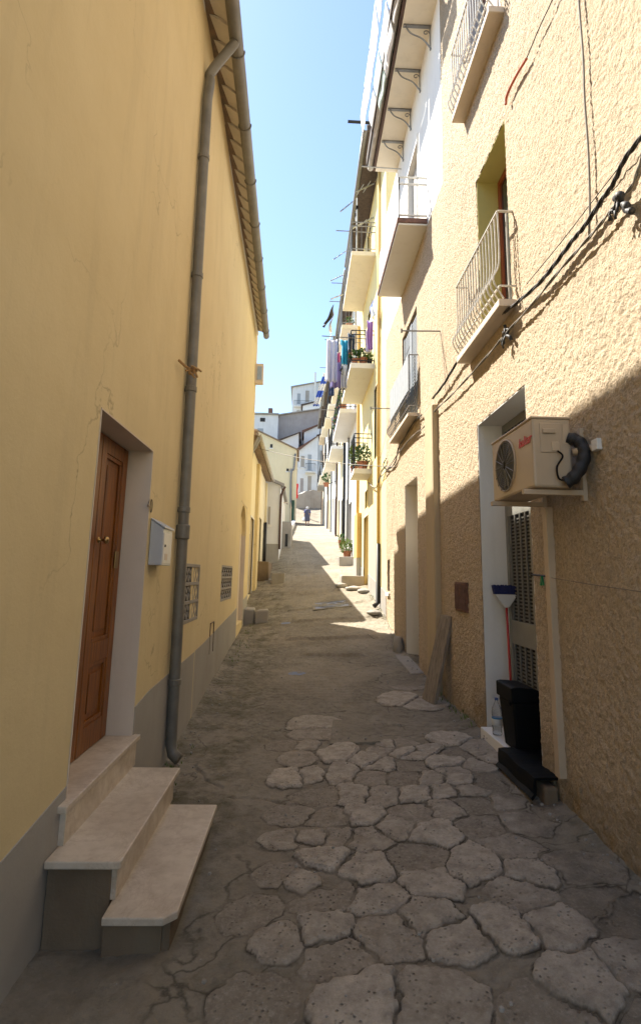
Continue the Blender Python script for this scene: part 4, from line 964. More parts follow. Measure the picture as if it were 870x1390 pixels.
MB().tube([(1.70, ay0 - .02, .80), (1.83, ay0 - .09, .83)], .022, 8).build('wall_pipe', M['conduit'], ac, smooth=True)
MB().box(1.778, 1.822, 3.20, 3.27, .79, .86).build('wall_cap', M['white'], ac, bevel=.004)
for yb in (3.43, 4.02):
    b_ = MB(); b_.box(1.40, 1.80, yb - .018, yb + .018, .535, .568); b_.build('bracket', M['conduit'], ac, bevel=.003)
    b_ = MB(); b_.box(1.785, 1.818, yb - .02, yb + .02, .50, .98); b_.build('bracket', M['conduit'], ac, bevel=.003)
cdt = MB().box(1.762, 1.818, 3.915, 3.985, -1.32, .52).build('cable_conduit', M['conduit'], bevel=.004, label='long pale plastic conduit running down the roughcast wall below the air conditioner', cat='conduit')

# ------------------------------------------------------------------ things at the louvred door
bn = empty('waste_bin', (1.9, 4.9, -1.395), 'black plastic bin with rounded lid on the white door threshold', 'bin')
mb = MB(); bx0, bx1, by0, by1 = 1.745, 2.03, 4.66, 5.00
mb.hexa([(bx0 + .03, by0 + .03, -1.392), (bx1 - .03, by0 + .03, -1.392), (bx1 - .03, by1 - .03, -1.392), (bx0 + .03, by1 - .03, -1.392), (bx0, by0, -1.0), (bx1, by0, -1.0), (bx1, by1, -1.0), (bx0, by1, -1.0)])
mb.build('body', M['black'], bn, bevel=.015)
pr = [(bx0 - .015, -.998), (bx1 + .012, -.998), (bx1 + .012, -.985), (bx1 - .01, -.945), (bx1 - .05, -.91), (bx1 - .12, -.885), (bx0 + .02, -.875), (bx0 - .015, -.885)]
mb = MB(); k = len(pr); mb.v = [(a, by0 - .012, b) for a, b in pr] + [(a, by1 + .012, b) for a, b in pr]; mb.f = [tuple(range(k)), tuple(range(2 * k - 1, k - 1, -1))] + [(i, (i + 1) % k, (i + 1) % k + k, i + k) for i in range(k)]
mb.build('lid', M['black'], bn, bevel=.006)
MB().box(bx0 - .012, bx0 + .015, by0 + .05, by1 - .05, -1.03, -1.005).build('handle', M['black'], bn, bevel=.004)
mb = MB(); mb.grid(lambda u, v: (lambda t, y: (1.655 + .40 * max(0, t - .25) / .75 - .03 * (t < .01), y, -1.375 + .006 * math.sin(v * 11) - .13 * max(0, .25 - t) / .25))(u, 4.05 + .70 * v), 16, 12)
mb.build('rubber_mat', M['black'], solid=.02, label='black rubber doormat hanging over the threshold in front of the bin', cat='doormat')
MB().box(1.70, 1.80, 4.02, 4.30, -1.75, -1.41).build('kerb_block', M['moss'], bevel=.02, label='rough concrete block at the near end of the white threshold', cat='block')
bt = empty('water_bottle', (1.80, 5.20, -1.395), 'clear plastic water bottle standing on the threshold left of the bin', 'bottle')
c = (1.80, 5.22, -1.393); mb = MB()
mb.lathe(c, [(.038, 0), (.044, .01), (.042, .06), (.045, .07), (.042, .13), (.045, .15), (.044, .2), (.038, .235), (.02, .275), (.014, .285), (.014, .30)], 20); mb.build('bottle_body', M['clear'], bt, smooth=True)
MB().lathe(c, [(.0452, .085), (.0462, .086), (.0462, .145), (.0452, .146)], 20).build('label_band', M['wplast'], bt, smooth=True)
MB().lathe(c, [(.0466, .142), (.0468, .143), (.0468, .152), (.0466, .153)], 20).build('blue_stripe', simple('blue_print', (.03, .22, .5), .4), bt)
MB().lathe((c[0], c[1], c[2] + .30), [(.016, 0), (.016, .018), (.012, .02)], 14).build('cap', simple('blue_cap', (.05, .12, .35), .4), bt)
br = empty('broom', (1.9, 5.4, -1.39), 'upturned broom with red handle, white head and dark blue bristles leaning in the doorway', 'broom')
pt = onY(687, 822, 5.40); pb = onY(697, 1000, 5.15)
MB().tube([pb, pt], .0115, 10).build('handle', M['redp'], br, smooth=True)
hx, hy, hzz = pt; d_ = (pt - pb).normalized()
mb = MB(); q0 = pt - d_ * .02; q1 = pt + d_ * .11
mb.hexa([(q0.x - .022, q0.y - .018, q0.z), (q0.x + .022, q0.y - .018, q0.z), (q0.x + .022, q0.y + .018, q0.z), (q0.x - .022, q0.y + .018, q0.z), (q1.x - .115, q1.y - .025, q1.z), (q1.x + .115, q1.y - .025, q1.z), (q1.x + .115, q1.y + .025, q1.z), (q1.x - .115, q1.y + .025, q1.z)])
mb.build('head', M['wplast'], br, bevel=.008)
mb = MB(); rr = random.Random(9)
for i in range(26):
    for j in range(4):
        x = q1.x - .112 + .224 * i / 25; y = q1.y - .02 + .013 * j; f_ = (i / 25 - .5)
        mb.bar((x, y, q1.z), (x + f_ * .04 + rr.uniform(-.004, .004), y + rr.uniform(-.008, .008), q1.z + .085 + rr.uniform(-.006, .006)), .0085)
mb.build('bristles', M['bluep'], br)
# plank
a = Vector((1.58, 6.98, gs(1.6, 6.98) - .01)); b = Vector((1.795, 6.86, -.46)); mb = MB(); dd = (b - a).normalized(); wv = Vector((-.25, 1, 0)).normalized() * .17; tv = dd.cross(wv).normalized() * .022
q = []
for c_, k1, k2 in ((a, .95, .92), (b, .78, .86)):
    q += [c_ - wv * k1 - tv, c_ + wv * k2 - tv, c_ + wv * k2 + tv, c_ - wv * k1 + tv]
mb.hexa(q); mb.build('plank', M['plank'], bevel=.006, label='weathered grey plank leaning upright against the roughcast wall', cat='plank')
# doorstep of the second doorway
MB().hexa([(1.62, 8.30, -1.6), (1.83, 8.30, -1.6), (1.83, 9.75, -1.6), (1.62, 9.75, -1.6), (1.62, 8.30, -1.385), (1.83, 8.30, -1.37), (1.83, 9.75, -1.30), (1.62, 9.75, -1.32)]).build('doorstep', M['concrete'], bevel=.015, label='rough stone doorstep below the plain recessed doorway', cat='doorstep')

# clothes line hook and peg by the conduit
hk = empty('line_hook', (1.82, 3.98, .0), 'short black iron hook beside the conduit holding a thin wire', 'hook')
h1, h0 = onX(741, 782, 1.80), onX(721, 780, 1.78); MB().tube([h0, h1], .008, 6).build('rod', M['blackm'], hk); MB().tube([(h0.x, h0.y, h0.z - .015), (h0.x, h0.y, h0.z + .015)], .010, 6).build('rod_end', M['blackm'], hk)
wp = [onX(741, 783, 1.778), onX(800, 793, 1.778), onX(868, 803, 1.778)]; wp.append(wp[-1] + (wp[-1] - wp[-2]) * .8)
MB().tube(spline(wp, 5), .0022, 5).build('thin_wire', M['gcable'], label='thin grey wire stretched along the roughcast wall from the black hook', cat='wire')
pg = onX(735, 788, 1.785); mb = MB()
for s_ in (-1, 1): mb.bar((pg.x, pg.y, pg.z + .03), (pg.x, pg.y + s_ * .022, pg.z - .035), .012, .014)
mb.build('clothes_peg', M['peg'], label='green clothes peg clipped on the thin wire by the hook', cat='peg')

# ------------------------------------------------------------------ cables on the right wall
def cable(px, x, r, name, m, lab, strands=1, ext0=None, amp=.012, n=7):
    pts = [onX(a, b, x if not isinstance(x, list) else x[i]) for i, (a, b) in enumerate(px)]
    if ext0: pts.insert(0, pts[0] + (pts[0] - pts[1]) * ext0)
    sp = spline(pts, n); mb = MB()
    for k in range(strands):
        ph = 2 * math.pi * k / strands
        mb.tube([p + (Vector((math.cos(i * .55 + ph), 0, math.sin(i * .55 + ph))) * amp if strands > 1 else Vector()) for i, p in enumerate(sp)], r, 6)
    return mb.build(name, m, smooth=True, label=lab, cat='cable', group=None)
cable([(870,186),(847,217),(832,249),(816,272),(793,307),(777,326),(754,357),(731,385),(700,412),(676,431),(649,458),(622,489),(603,520),(587,541)], 1.755, .0075, 'cable', M['cable'], 'thick twisted black cable sloping down across the sunlit roughcast wall', 3, 1.5, .009)
cable([(870,216),(859,249),(844,268),(828,287),(809,311),(785,338),(754,373),(723,412),(688,451),(669,474),(638,509),(610,539),(591,557),(574,581),(561,591),(542,613),(526,637),(516,648)], 1.765, .006, 'cable', M['gcable'], 'greyish cable with lumpy joints running under the twisted black one', 2, 1.5, .006)
cable([(572,563),(560,575),(548,596),(541,607),(536,628),(526,637),(520,632),(524,622)], 1.775, .009, 'cable', M['cable'], 'short dark cable curling down below the screened balcony', 2, None, .006)
cable([(785,-20),(785,0),(791,78),(793,136),(798,206),(800,272),(799,322)], 1.78, .007, 'cable', M['gcable'], 'wavy grey cable hanging vertically on the upper roughcast wall', 1)
cable([(760,-30),(749,0),(731,39),(714,80)], 1.772, .005, 'cable', M['cable'], 'thin black cable coming down from the top of the photo above the orange sleeve', 1)
cable([(714,80),(703,98),(693,117),(687,132),(686,142)], 1.768, .013, 'cable_sleeve', M['orange'], 'orange sleeve on the thin cable above the yellow window recess', 1)
cable([(847,217),(800,278),(760,330),(715,385)], 1.78, .0035, 'cable', M['cable'], 'thin straight black wire above the twisted cable', 1, 1.5)
cable([(598,451),(601,480),(604,512),(604,530)], 1.79, .003, 'cable', M['gcable'], 'thin wire hanging from the near end of the clothes rod', 1)
cable([(556,470),(545,500),(535,540),(524,590),(516,622)], 1.72, .003, 'cable', M['cable'], 'thin dark wire sagging towards the lemon house', 1)
cable([(524,632),(518,640),(510,662),(500,655)], 1.76, .010, 'cable', M['gcable'], 'loop of cable on the lemon house by its ochre drainpipe', 2)
def splice(px, x, lab, r, sd):
    c = onX(*px, x); mb = MB(); q = random.Random(sd)
    pts = [c + Vector((q.uniform(-.01, .01), q.uniform(-.03, .03) - .02 * k, .075 * (2.5 - k) / 2)) for k in range(6)]
    mb.tube(spline(pts, 4), [r * (.7 + .5 * q.random()) for _ in range(21)], 8)
    for k in range(6):
        a_ = c + Vector((-.02, q.uniform(-.05, .05), q.uniform(-.08, .05))); mb.tube([c, a_, a_ + Vector((0, q.uniform(-.03, .03), -.05))], .008, 5)
    mb.build('cable_joint', M['cable'], smooth=True, label=lab, cat='cable joint')
splice((838, 285), 1.745, 'lumpy taped black cable joint high on the sunlit roughcast wall', .022, 2)
splice((686, 455), 1.765, 'small taped cable joint under the lower white railed balcony', .014, 3)

a_, b_ = onX(342, 606, -1.50), onX(536, 634, 1.80); mb = MB(); mb.tube([a_.lerp(b_, t / 12) - Vector((0, 0, .12 * math.sin(math.pi * t / 12))) for t in range(13)], .008, 5)
mb.build('cable', M['gcable'], label='thin wire crossing the whole street from the low tiled house', cat='cable')
# clothes rods sticking out from walls
def rod(pw, po, lab, m='greym', x=XR, r=.011, down=None):
    a = onX(*pw, x); b = onY(*po, a.y); mb = MB(); mb.tube([a + Vector((.03, 0, 0)), b], r, 7)
    if down: mb.tube([b, b + Vector((0, 0, -down))], r * .8, 6)
    mb.tube([b + Vector((0, 0, -.03)), b + Vector((0, 0, .03))], r * 1.2, 6)
    return mb.build('clothes_rod', M[m], label=lab, cat='rod')
rod((598, 449.5), (545, 449), 'thin clothes rod sticking out beside the grey shuttered window')
rod((536, 555), (503, 554), 'thin clothes rod sticking out of the lemon wall below the flower balcony')

# ------------------------------------------------------------------ aerials over the roofs and balconies
def aerial(base, h, b0, b1, lab, bars=5, ln_=.30, y=None, extra=None):
    """base: px of the mast foot at depth y, h mast height; boom from b0 to b1 (px)"""
    f0 = onY(*base, y); e = empty('tv_aerial', f0, lab, 'aerial', 'aerials along the right hand roofs')
    top = f0 + Vector((0, 0, h)); MB().tube([f0, top], .02, 7).build('mast', M['alu'], e)
    p0, p1 = onY(*b0, y - .25), onY(*b1, y + .15); MB().tube([p0, p1], .022, 6).build('boom', M['alu'], e)
    mb = MB(); d = (p1 - p0).normalized(); s_ = d.cross(Vector((0, 0, 1))).normalized()
    for k in range(bars):
        c = p0.lerp(p1, (k + .5) / bars); mb.tube([c - s_ * ln_ * .5, c + s_ * ln_ * .5], .009, 5)
    mb.build('element', M['alu'], e); mb = MB()
    mb.box(top.x - .03, top.x + .03, top.y - .03, top.y + .03, top.z - .35, top.z - .25); mb.build('junction_box', M['black'], e)
    return e
aerial((484, 345), 1.75, (484, 260), (538, 235), 'long pale aerial just left of the white house balcony', 6, .5, 14.0)
aerial((516, 320), 1.4, (478, 310), (515, 291), 'pale aerial leaning over the topmost lemon house balcony', 6, .3, 14.3)
aerial((483, 300), .5, (462, 287), (491, 264), 'short white aerial poking leftmost into the sky above the lemon house', 4, .2, 15.0)
aerial((474, 420), 1.6, (453, 352), (475, 337), 'small pale aerial below the grey drying pole', 4, .3, 18.0)
aerial((469, 420), 1.0, (449, 381), (470, 371), 'thin aerial with small crossbars between two drying poles', 6, .25, 19.0)
aerial((482, 440), 1.1, (449, 406), (482, 393), 'white aerial in front of the underside of the topmost lemon balcony', 5, .25, 17.5)
def pole(a, b, y, lab, m='greym', r=.014):
    return MB().tube([onY(*a, y), onY(*b, y)], r, 7).build('drying_pole', M[m], label=lab, cat='pole')
pole((456, 313), (512, 316), 13.95, 'dark drying pole reaching over the street at the topmost lemon balcony')
pole((450, 384), (472, 385), 18.0, 'dark drying pole under the small pale aerial')
pole((447, 409), (472, 410), 18.4, 'thin drying pole beside the white aerial in front of the balcony underside')
pole((491, 226), (552, 230), 9.9, 'pale pole lying across the far end of the white balcony', 'alu', .012)
pole((437, 456), (497, 460), 14.2, 'near drying pole above the flower pot balcony hung with laundry')
pole((441, 461), (497, 466), 17.2, 'second drying pole just beyond the one above the flower pots')
pole((434, 499), (470, 500), 20.0, 'drying pole over the white row house balcony')
pole((436, 556), (475, 558), 22.0, 'thin drying pole above the red geranium balcony')
pole((472, 165), (506, 167), 9.7, 'short dark pole at the roof terrace holding two washing lines', 'blackm', .03)

# ------------------------------------------------------------------ laundry
def garment(x, y0, y1, ztop, ln_, m, lab, name='garment', taper=.0, sway=.05, seed=1, dx=0.0, group='laundry hanging over the street', shape='sheet', across=0):
    q = random.Random(seed); ph = q.uniform(0, 6)
    def fn(u, v):
        w_ = 1 - taper * v
        if shape == 'shirt': w_ = (1.0 if v < .28 else .68)
        if shape == 'trousers': w_ = 1 - .15 * v
        y = (y0 + y1) / 2 + (u - .5) * (y1 - y0) * w_
        xx = x + dx * v + sway * v * math.sin(u * 9 + ph) + min(.03, sway * .8) * math.sin(v * 5 + ph + u * 3)
        zz = ztop - ln_ * v - .04 * math.sin(u * math.pi) * (1 - v)
        if across:
            return (x + (u - .5) * across * w_ + dx * v, (y0 + y1) / 2 + .05 * math.sin(u * 14 + ph) * (.3 + v) + .04 * math.sin(v * 6 + ph), zz)
        return (xx, y, zz)
    mb = MB().grid(fn, 16, 14)
    if shape == 'trousers': mb.f = [f for i, f in enumerate(mb.f) if not (i % 14 > 5 and 7 <= i // 14 <= 8)]
    if shape == 'shirt': pass
    return mb.build(name, m, smooth=True, solid=.006, label=lab, cat='laundry', group=group)
cw = cloth('white_cotton', (.78, .78, .80)); cl = cloth('lavender_sheet', (.55, .57, .72), (.38, .40, .58)); cn = cloth('navy', (.03, .06, .16)); cc = cloth('turquoise', (.0, .32, .52))
cj = cloth('denim', (.06, .10, .17)); cp = cloth('pink', (.65, .12, .32)); cy = cloth('yellow_print', (.65, .45, .08), (.2, .35, .1)); cb = cloth('blue_stripe', (.04, .12, .60), (.75, .78, .85), .6)
ck = cloth('black_cotton', (.02, .02, .025)); cu = cloth('purple', (.42, .22, .62)); cv = cloth('violet', (.20, .17, .42)); cwarm = cloth('pale_mint', (.55, .72, .70))
def hang(px, y, ln_px, wd, m, lab, seed, **k):
    p = onY(*px, y); q_ = onY(px[0], px[1] + ln_px, y)
    return garment(p.x, p.y - wd / 2, p.y + wd / 2, p.z, p.z - q_.z, m, lab, seed=seed, **k)
MB().tube(spline([onY(452, 457, 14.2), onY(449, 461, 17.2)], 4), .004, 5).build('washing_line', M['gcable'], label='outer washing line between the two laundry poles', cat='line')
MB().tube(spline([onY(468, 458, 14.2), onY(463, 462, 17.2)], 4), .004, 5).build('washing_line', M['gcable'], label='inner washing line between the two laundry poles', cat='line')
hang((451, 460), 14.8, 58, 1.0, cl, 'long lavender grey sheet, nearest on the outer washing line', 11, name='sheet', sway=.14, across=0.3)
hang((448, 461), 15.9, 50, .9, cw, 'pale sheet hanging just beyond the lavender one', 12, name='sheet', sway=.12)
hang((456, 490), 15.3, 36, .9, cv, 'violet cloth dangling lowest beneath the lavender sheet', 13, name='cloth', sway=.12, across=0.3)
hang((457, 461), 15.2, 18, .4, cn, 'small navy garment between lavender sheet and turquoise shirt', 14, across=0.14)
hang((458, 478), 15.6, 17, .4, cp, 'pink garment below the small navy one', 15, across=0.16)
hang((468, 460), 14.5, 34, .75, cc, 'bright turquoise shirt on the inner washing line', 16, shape='shirt', name='shirt', sway=.10, across=0.24)
hang((477, 452), 14.3, 24, .5, cj, 'dark denim jeans folded over the near pole', 17, shape='trousers', name='jeans', across=0.2)
hang((462, 505), 16.0, 18, .4, cy, 'yellow and green printed cloth hanging below the pink garment', 18, name='cloth', across=0.16)
hang((467, 494), 15.6, 34, .5, cw, 'white vest hanging under the turquoise shirt', 19, across=0.2)
hang((463, 497), 15.4, 9, .35, ck, 'small black sock pair under the turquoise shirt', 20, name='socks')
hang((466, 515), 15.8, 14, .4, ck, 'black garment lowest beside the flower balcony', 21, across=0.14)
hang((443, 506), 18.5, 46, .5, cb, 'blue and white striped towel hanging out lowest over the street', 22, name='towel', dx=-.35, sway=.10, across=0.2)
hang((450, 520), 18.8, 18, .6, cn, 'dark blue cloth just right of the striped towel', 23, name='cloth', across=0.2)
hang((502, 436), 13.2, 40, .4, cu, 'purple garment drying close to the lemon wall', 24, taper=.2, across=0.16)
hang((505, 412), 13.0, 22, .5, cb, 'blue patterned cloth above the purple garment', 25, name='cloth')
hang((499, 448), 13.4, 32, .35, cw, 'white cloth left of the purple garment', 26, name='cloth', across=0.12)
hang((453, 420), 16.5, 22, .7, ck, 'dark sleeve blowing out against the sky above the laundry poles', 27, dx=-.28, taper=.5, name='cloth')
hang((452, 428), 16.6, 22, .5, cw, 'white cloth blowing out against the sky behind the dark sleeve', 28, dx=-.1, taper=.3, name='cloth')
for k, (a, b) in enumerate((((505, -30), (488, 166)), ((540, -60), (499, 166)))):
    p0 = onX(*b, None) if False else onY(*b, 9.7); z0 = p0.z; x0 = p0.x
    MB().tube([(x0, 9.7, z0), (x0 + .02, 5.9, z0 + .02)], .004, 5).build('washing_line', M['gcable'], label=['left', 'right'][k] + ' washing line at the roof terrace, hung with white linen', cat='line')
    for j, (y0, y1, l_, m_, nm) in enumerate(((8.9, 9.6, .45, cw, 'towel'), (8.15, 8.85, .55, cwarm if k else cw, 'towel'), (7.3, 8.1, .62, cw, 'sheet'), (6.5, 7.25, .5, cw, 'sheet'))):
        garment(x0 + .01, y0, y1, z0 + .01, l_, m_, '%s %s on the %s terrace line, %s from its dark pole' % ('pale mint' if m_ is cwarm else 'white', nm, ['left', 'right'][k], ['first', 'second', 'third', 'fourth'][j]), name=nm, seed=40 + k * 7 + j, sway=.006, dx=.05 + .08 * k, group='white linen at the roof terrace')

# ------------------------------------------------------------------ plants
def leaves(mb, c, r, n, size, rnd, up=.3, flat=1.0):
    for k in range(n):
        while True:
            v = Vector((rnd.uniform(-1, 1), rnd.uniform(-1, 1), rnd.uniform(-1, 1)))
            if .25 < v.length < 1: break
        p = Vector(c) + Vector((v.x * r[0], v.y * r[1], v.z * r[2]))
        d = (v + Vector((rnd.uniform(-.6, .6), rnd.uniform(-.6, .6), up + rnd.uniform(-.3, .5)))).normalized(); s_ = d.cross(Vector((rnd.uniform(-1, 1), rnd.uniform(-1, 1), rnd.uniform(-1, 1)))).normalized()
        L = size * rnd.uniform(.6, 1.4); w_ = L * .35
        mb.poly([p, p + d * L * .5 + s_ * w_, p + d * L, p + d * L * .5 - s_ * w_])
def pot(c, r, h, lab, leafm='leaf', lr=None, n=120, size=.07, flowers=0, seed=1, name='potted_plant', group=None, potm='terra'):
    e = empty(name, c, lab, 'plant', group); rnd = random.Random(seed)
    MB().lathe(c, [(r * .68, 0), (r * .72, .01), (r * .95, h * .82), (r * 1.08, h * .83), (r * 1.08, h), (r * .92, h), (r * .88, h * .9)], 18).build('pot', M[potm], e, smooth=False)
    lr = lr or (r * 1.3, r * 1.3, r * 1.3); mb = MB(); cc_ = (c[0], c[1], c[2] + h + lr[2] * .75); leaves(mb, cc_, lr, n, size, rnd)
    for k in range(9):
        t = rnd.uniform(0, 6.3); mb.tube([(c[0], c[1], c[2] + h * .9), (c[0] + lr[0] * .6 * math.cos(t), c[1] + lr[1] * .6 * math.sin(t), cc_[2] + lr[2] * rnd.uniform(-.2, .5))], .004, 4)
    mb.build('foliage', M[leafm], e)
    if flowers:
        mb = MB()
        for k in range(flowers):
            v = Vector((rnd.uniform(-1, 1), rnd.uniform(-1, 1), rnd.uniform(.1, 1))).normalized(); q = Vector(cc_) + Vector((v.x * lr[0], v.y * lr[1], v.z * lr[2])); leaves(mb, q, (.035, .035, .035), 12, .035, rnd)
        mb.build('blossom', M['petal'], e)
    return e
def on_street(px, py): p = onG(px, py); return (p.x, p.y, (gs(p.x, p.y)) + .02)
c = on_street(468, 752); c = (1.64, 20.3, gs(1.6, 20.3) + .13)
pot(c, .16, .26, 'bushy shrub in a terracotta pot on the step by the grey arched door', 'leaf2', (.25, .28, .24), 300, .09, 0, 3)
c2 = (1.66, c[1] + 3.2, (gs(1.6, c[1] + 3.2)) + .03)
pot(c2, .15, .36, 'small terracotta pot with a few leaves behind the bushy shrub', 'leaf', (.16, .16, .15), 80, .09, 0, 5)
zb_ = 5.56 + .152
for i, (x, y, lab, fl, pm) in enumerate(((1.30, 14.28, 'leafy geranium in a terracotta pot, leftmost on the flower balcony', 3, 'terra'), (1.53, 14.28, 'green plant in the largest terracotta pot amid the flower balcony', 2, 'terra'), (1.71, 14.28, 'small plant in a dark pot beside the wall on the flower balcony', 0, 'blackm'))):
    pot((x, y, zb_), (.10, .12, .08)[i], (.17, .20, .16)[i], lab, ('leaf', 'leaf', 'leaf2')[i], None, (150, 170, 80)[i], .07, fl, 20 + i, group='plants on the flower balcony', potm=pm)
pot((1.60, 14.86, 2.74 + .142), .15, .24, 'trailing plant in a broad terracotta pot inside the low black railing', 'leaf', (.22, .24, .25), 220, .08, 1, 31)
e_ = pot((1.40, 15.3, 2.74 + .142), .10, .18, 'light green trailing plant at the outer edge of the low railed balcony', 'leaf2', (.12, .3, .35), 200, .08, 0, 33)
for i, (y, lab) in enumerate(((18.8, 'green plant on the near end of the white row house balcony'), (20.2, 'first red geranium along the balcony of the white row house'), (21.2, 'middle red geranium along the balcony of the white row house'), (22.2, 'farthest red geranium along the balcony of the white row house'))):
    pot((1.30, y, 5.62 + .152), .13, .22, lab, 'leaf', (.18, .25, .28), 120, .08, 0 if i == 0 else 9, 40 + i, group='plants on the white row house balcony')
pot((1.5, 18.75, 8.75 + .142), .12, .2, 'small red flowered plant on the high balcony of the white row house', 'leaf', None, 90, .08, 4, 50)
pot((1.25, 31, 5.0), .16, .22, 'hanging green plant basket far down the terrace', 'leaf', (.22, .22, .3), 120, .1, 0, 52, name='hanging_plant')
MB().tube([(1.25, 31, 5.1), (1.85, 31, 5.35)], .02, 6).build('basket_arm', M['blackm'], label='black iron arm carrying the plant basket far down the terrace', cat='bracket')

# ------------------------------------------------------------------ on the street
p = onG(450, 822); mh = empty('manhole_cover', (p.x, p.y, p.z), 'rectangular cast iron drain cover with oval pattern set in pale concrete', 'drain cover')
zz = (gs(p.x, p.y)); sl_y = ((gs(p.x, p.y + .4)) - (gs(p.x, p.y - .4))) / .8; sl_x = ((gs(p.x + .3, p.y)) - (gs(p.x - .3, p.y))) / .6
def tilt(x, y, h): return (p.x + x, p.y + y, zz + -.012 + sl_y * y + sl_x * x + h)
def tb_(mb, x0, x1, y0, y1, h0, h1): return mb.hexa([tilt(x0, y0, h0), tilt(x1, y0, h0), tilt(x1, y1, h0), tilt(x0, y1, h0), tilt(x0, y0, h1), tilt(x1, y0, h1), tilt(x1, y1, h1), tilt(x0, y1, h1)])
mb = MB()
for q in ((-.46, -.40, -.42, .42), (.40, .46, -.42, .42), (-.40, .40, -.42, -.36), (-.40, .40, .36, .42)): tb_(mb, *q, -.06, .012)
mb.build('frame', M['street'], mh)
tb_(MB(), -.40, .40, -.36, .36, -.06, .004).build('cover_plate', M['greym'], mh)
mb = MB()
for r1 in (.33, .27, .10): mb.tube([tilt(r1 * math.cos(t), r1 * .9 * math.sin(t), .006) for t in [2 * math.pi * i / 36 for i in range(37)]], .010, 5, False)
mb.build('cover_ridge', M['greym'], mh)
p = onG(476, 995); sl2 = empty('inspection_slab', (p.x, p.y, p.z), 'flat concrete inspection slab with two dark lifting holes among the paving stones', 'slab')
zz = (gs(p.x, p.y)); g4 = lambda x, y, h: (x, y, (gs(x, y)) + h)
mb = MB(); a, b, c3, d3 = (onG(447, 1012), onG(516, 1012), onG(506, 981), onG(452, 981)); H = .012
mb.hexa([g4(q.x, q.y, -.05) for q in (a, b, c3, d3)] + [g4(q.x, q.y, H) for q in (a, b, c3, d3)]); mb.build('slab', M['street'], sl2, bevel=.006)
for q in ((475, 985), (478, 1005)):
    t = onG(*q); MB().lathe((t.x, t.y, (gs(t.x, t.y)) + H - .002), [(.045, 0), (.045, .0035)], 14).build('lifting_hole', M['dark'], sl2)
for i, (q, lab) in enumerate((((403, 914), 'faded blue paint mark on the ribbed concrete, the nearer of two'), ((389, 846), 'faint blue paint mark up the street, the farther of two'))):
    t = onG(*q); mb = MB(); rr = random.Random(i); k = 14
    mb.poly([(t.x + (.11 + .03 * rr.random()) * math.cos(2 * math.pi * j / k), t.y + (.09 + .03 * rr.random()) * math.sin(2 * math.pi * j / k), (gs(t.x + .11 * math.cos(2 * math.pi * j / k), t.y + .09 * math.sin(2 * math.pi * j / k))) + .002) for j in range(k)])
    mb.build('paint_mark', simple('blue_paint', (.22, .27, .40), .8), label=lab, cat='paint mark')
def rock(c, r, lab, seed, cat='stone', m='concrete', name='stone', flat=.6, box=False):
    q = random.Random(seed); mb = MB(); nu, nv = 14, 9
    def fn(u, v):
        t, f = 2 * math.pi * u, math.pi * v; d = Vector((math.cos(t) * math.sin(f), math.sin(t) * math.sin(f), math.cos(f)))
        if box: m_ = max(abs(d.x), abs(d.y), abs(d.z)); d = d / m_ * .8 * .75 + d * .25
        k = 1 + .10 * math.sin(d.x * 5 + seed) * math.cos(d.y * 4 + seed * 2) + .05 * math.sin(d.z * 9 + seed)
        return (c[0] + d.x * r[0] * k, c[1] + d.y * r[1] * k, c[2] + d.z * r[2] * k)
    return mb.grid(fn, nu, nv).build(name, M[m], smooth=not box, label=lab, cat=cat)
def blk(x0, x1, y0, y1, ztop, lab, m='concrete', name='stone_block', cat='block', sd=1):
    q = random.Random(sd); j = lambda: q.uniform(-.03, .03); zb0 = ztop - 1.0
    MB().hexa([(x0, y0, zb0), (x1, y0, zb0), (x1, y1, zb0), (x0, y1, zb0), (x0 + j(), y0 + j(), ztop + j() * .5), (x1 + j(), y0 + j(), ztop + j()), (x1 + j(), y1 + j(), ztop + j()), (x0 + j(), y1 + j(), ztop + j() * .5)]).build(name, M[m], bevel=.03, label=lab, cat=cat)
blk(-1.27, -1.04, 12.55, 13.2, gs(-1.1, 12.9) + .30, 'tall rough stone block at the foot of the far corner of the yellow house', sd=3)
blk(-1.02, -.74, 12.45, 13.1, gs(-.8, 12.9) + .20, 'lower rough stone block on the street side of the tall one', sd=5)
blk(-1.5, -1.08, 18.3, 20.4, gs(-1.2, 19.3) + .42, 'mossy concrete step under the short black drainpipe', 'moss', 'mossy_step', 'step', 7)
MB().box(-.95, -.55, 17.6, 18.2, -.6, (gs(-.7, 17.9)) + .26).build('street_step', M['concrete'], bevel=.02, label='small stone step with lipped edge before the low tiled house', cat='step')
MB().box(1.30, 1.83, 19.6, 21.8, -.6, (gs(1.5, 20.4)) + .15).build('door_slab', M['concrete'], bevel=.02, label='raised concrete slab carrying the bushy potted shrub', cat='step')
MB().box(1.15, 1.83, 16.2, 17.1, -1.0, (gs(1.4, 16.6)) + .24).build('door_slab', M['concrete'], bevel=.03, label='broken stone step at the ochre doorway of the lemon house', cat='step')
for i, (x, y, r, lab) in enumerate(((1.12, 15.9, (.17, .14, .09), 'rounded loose stone at the left end of the broken step'), (1.45, 15.55, (.24, .16, .07), 'flat loose stone in front of the broken step'), (1.66, 15.0, (.16, .18, .07), 'loose slab of stone against the lemon house wall'), (1.60, 12.3, (.16, .2, .06), 'pale flat stone near the foot of the black drainpipe'), (1.72, 9.95, (.10, .16, .22), 'dark upright stone guarding the recessed doorway corner'))):
    rock((x, y, (gs(x, y)) + .04), r, lab, 60 + i, flat=1)
rr = random.Random(77); mb = MB()
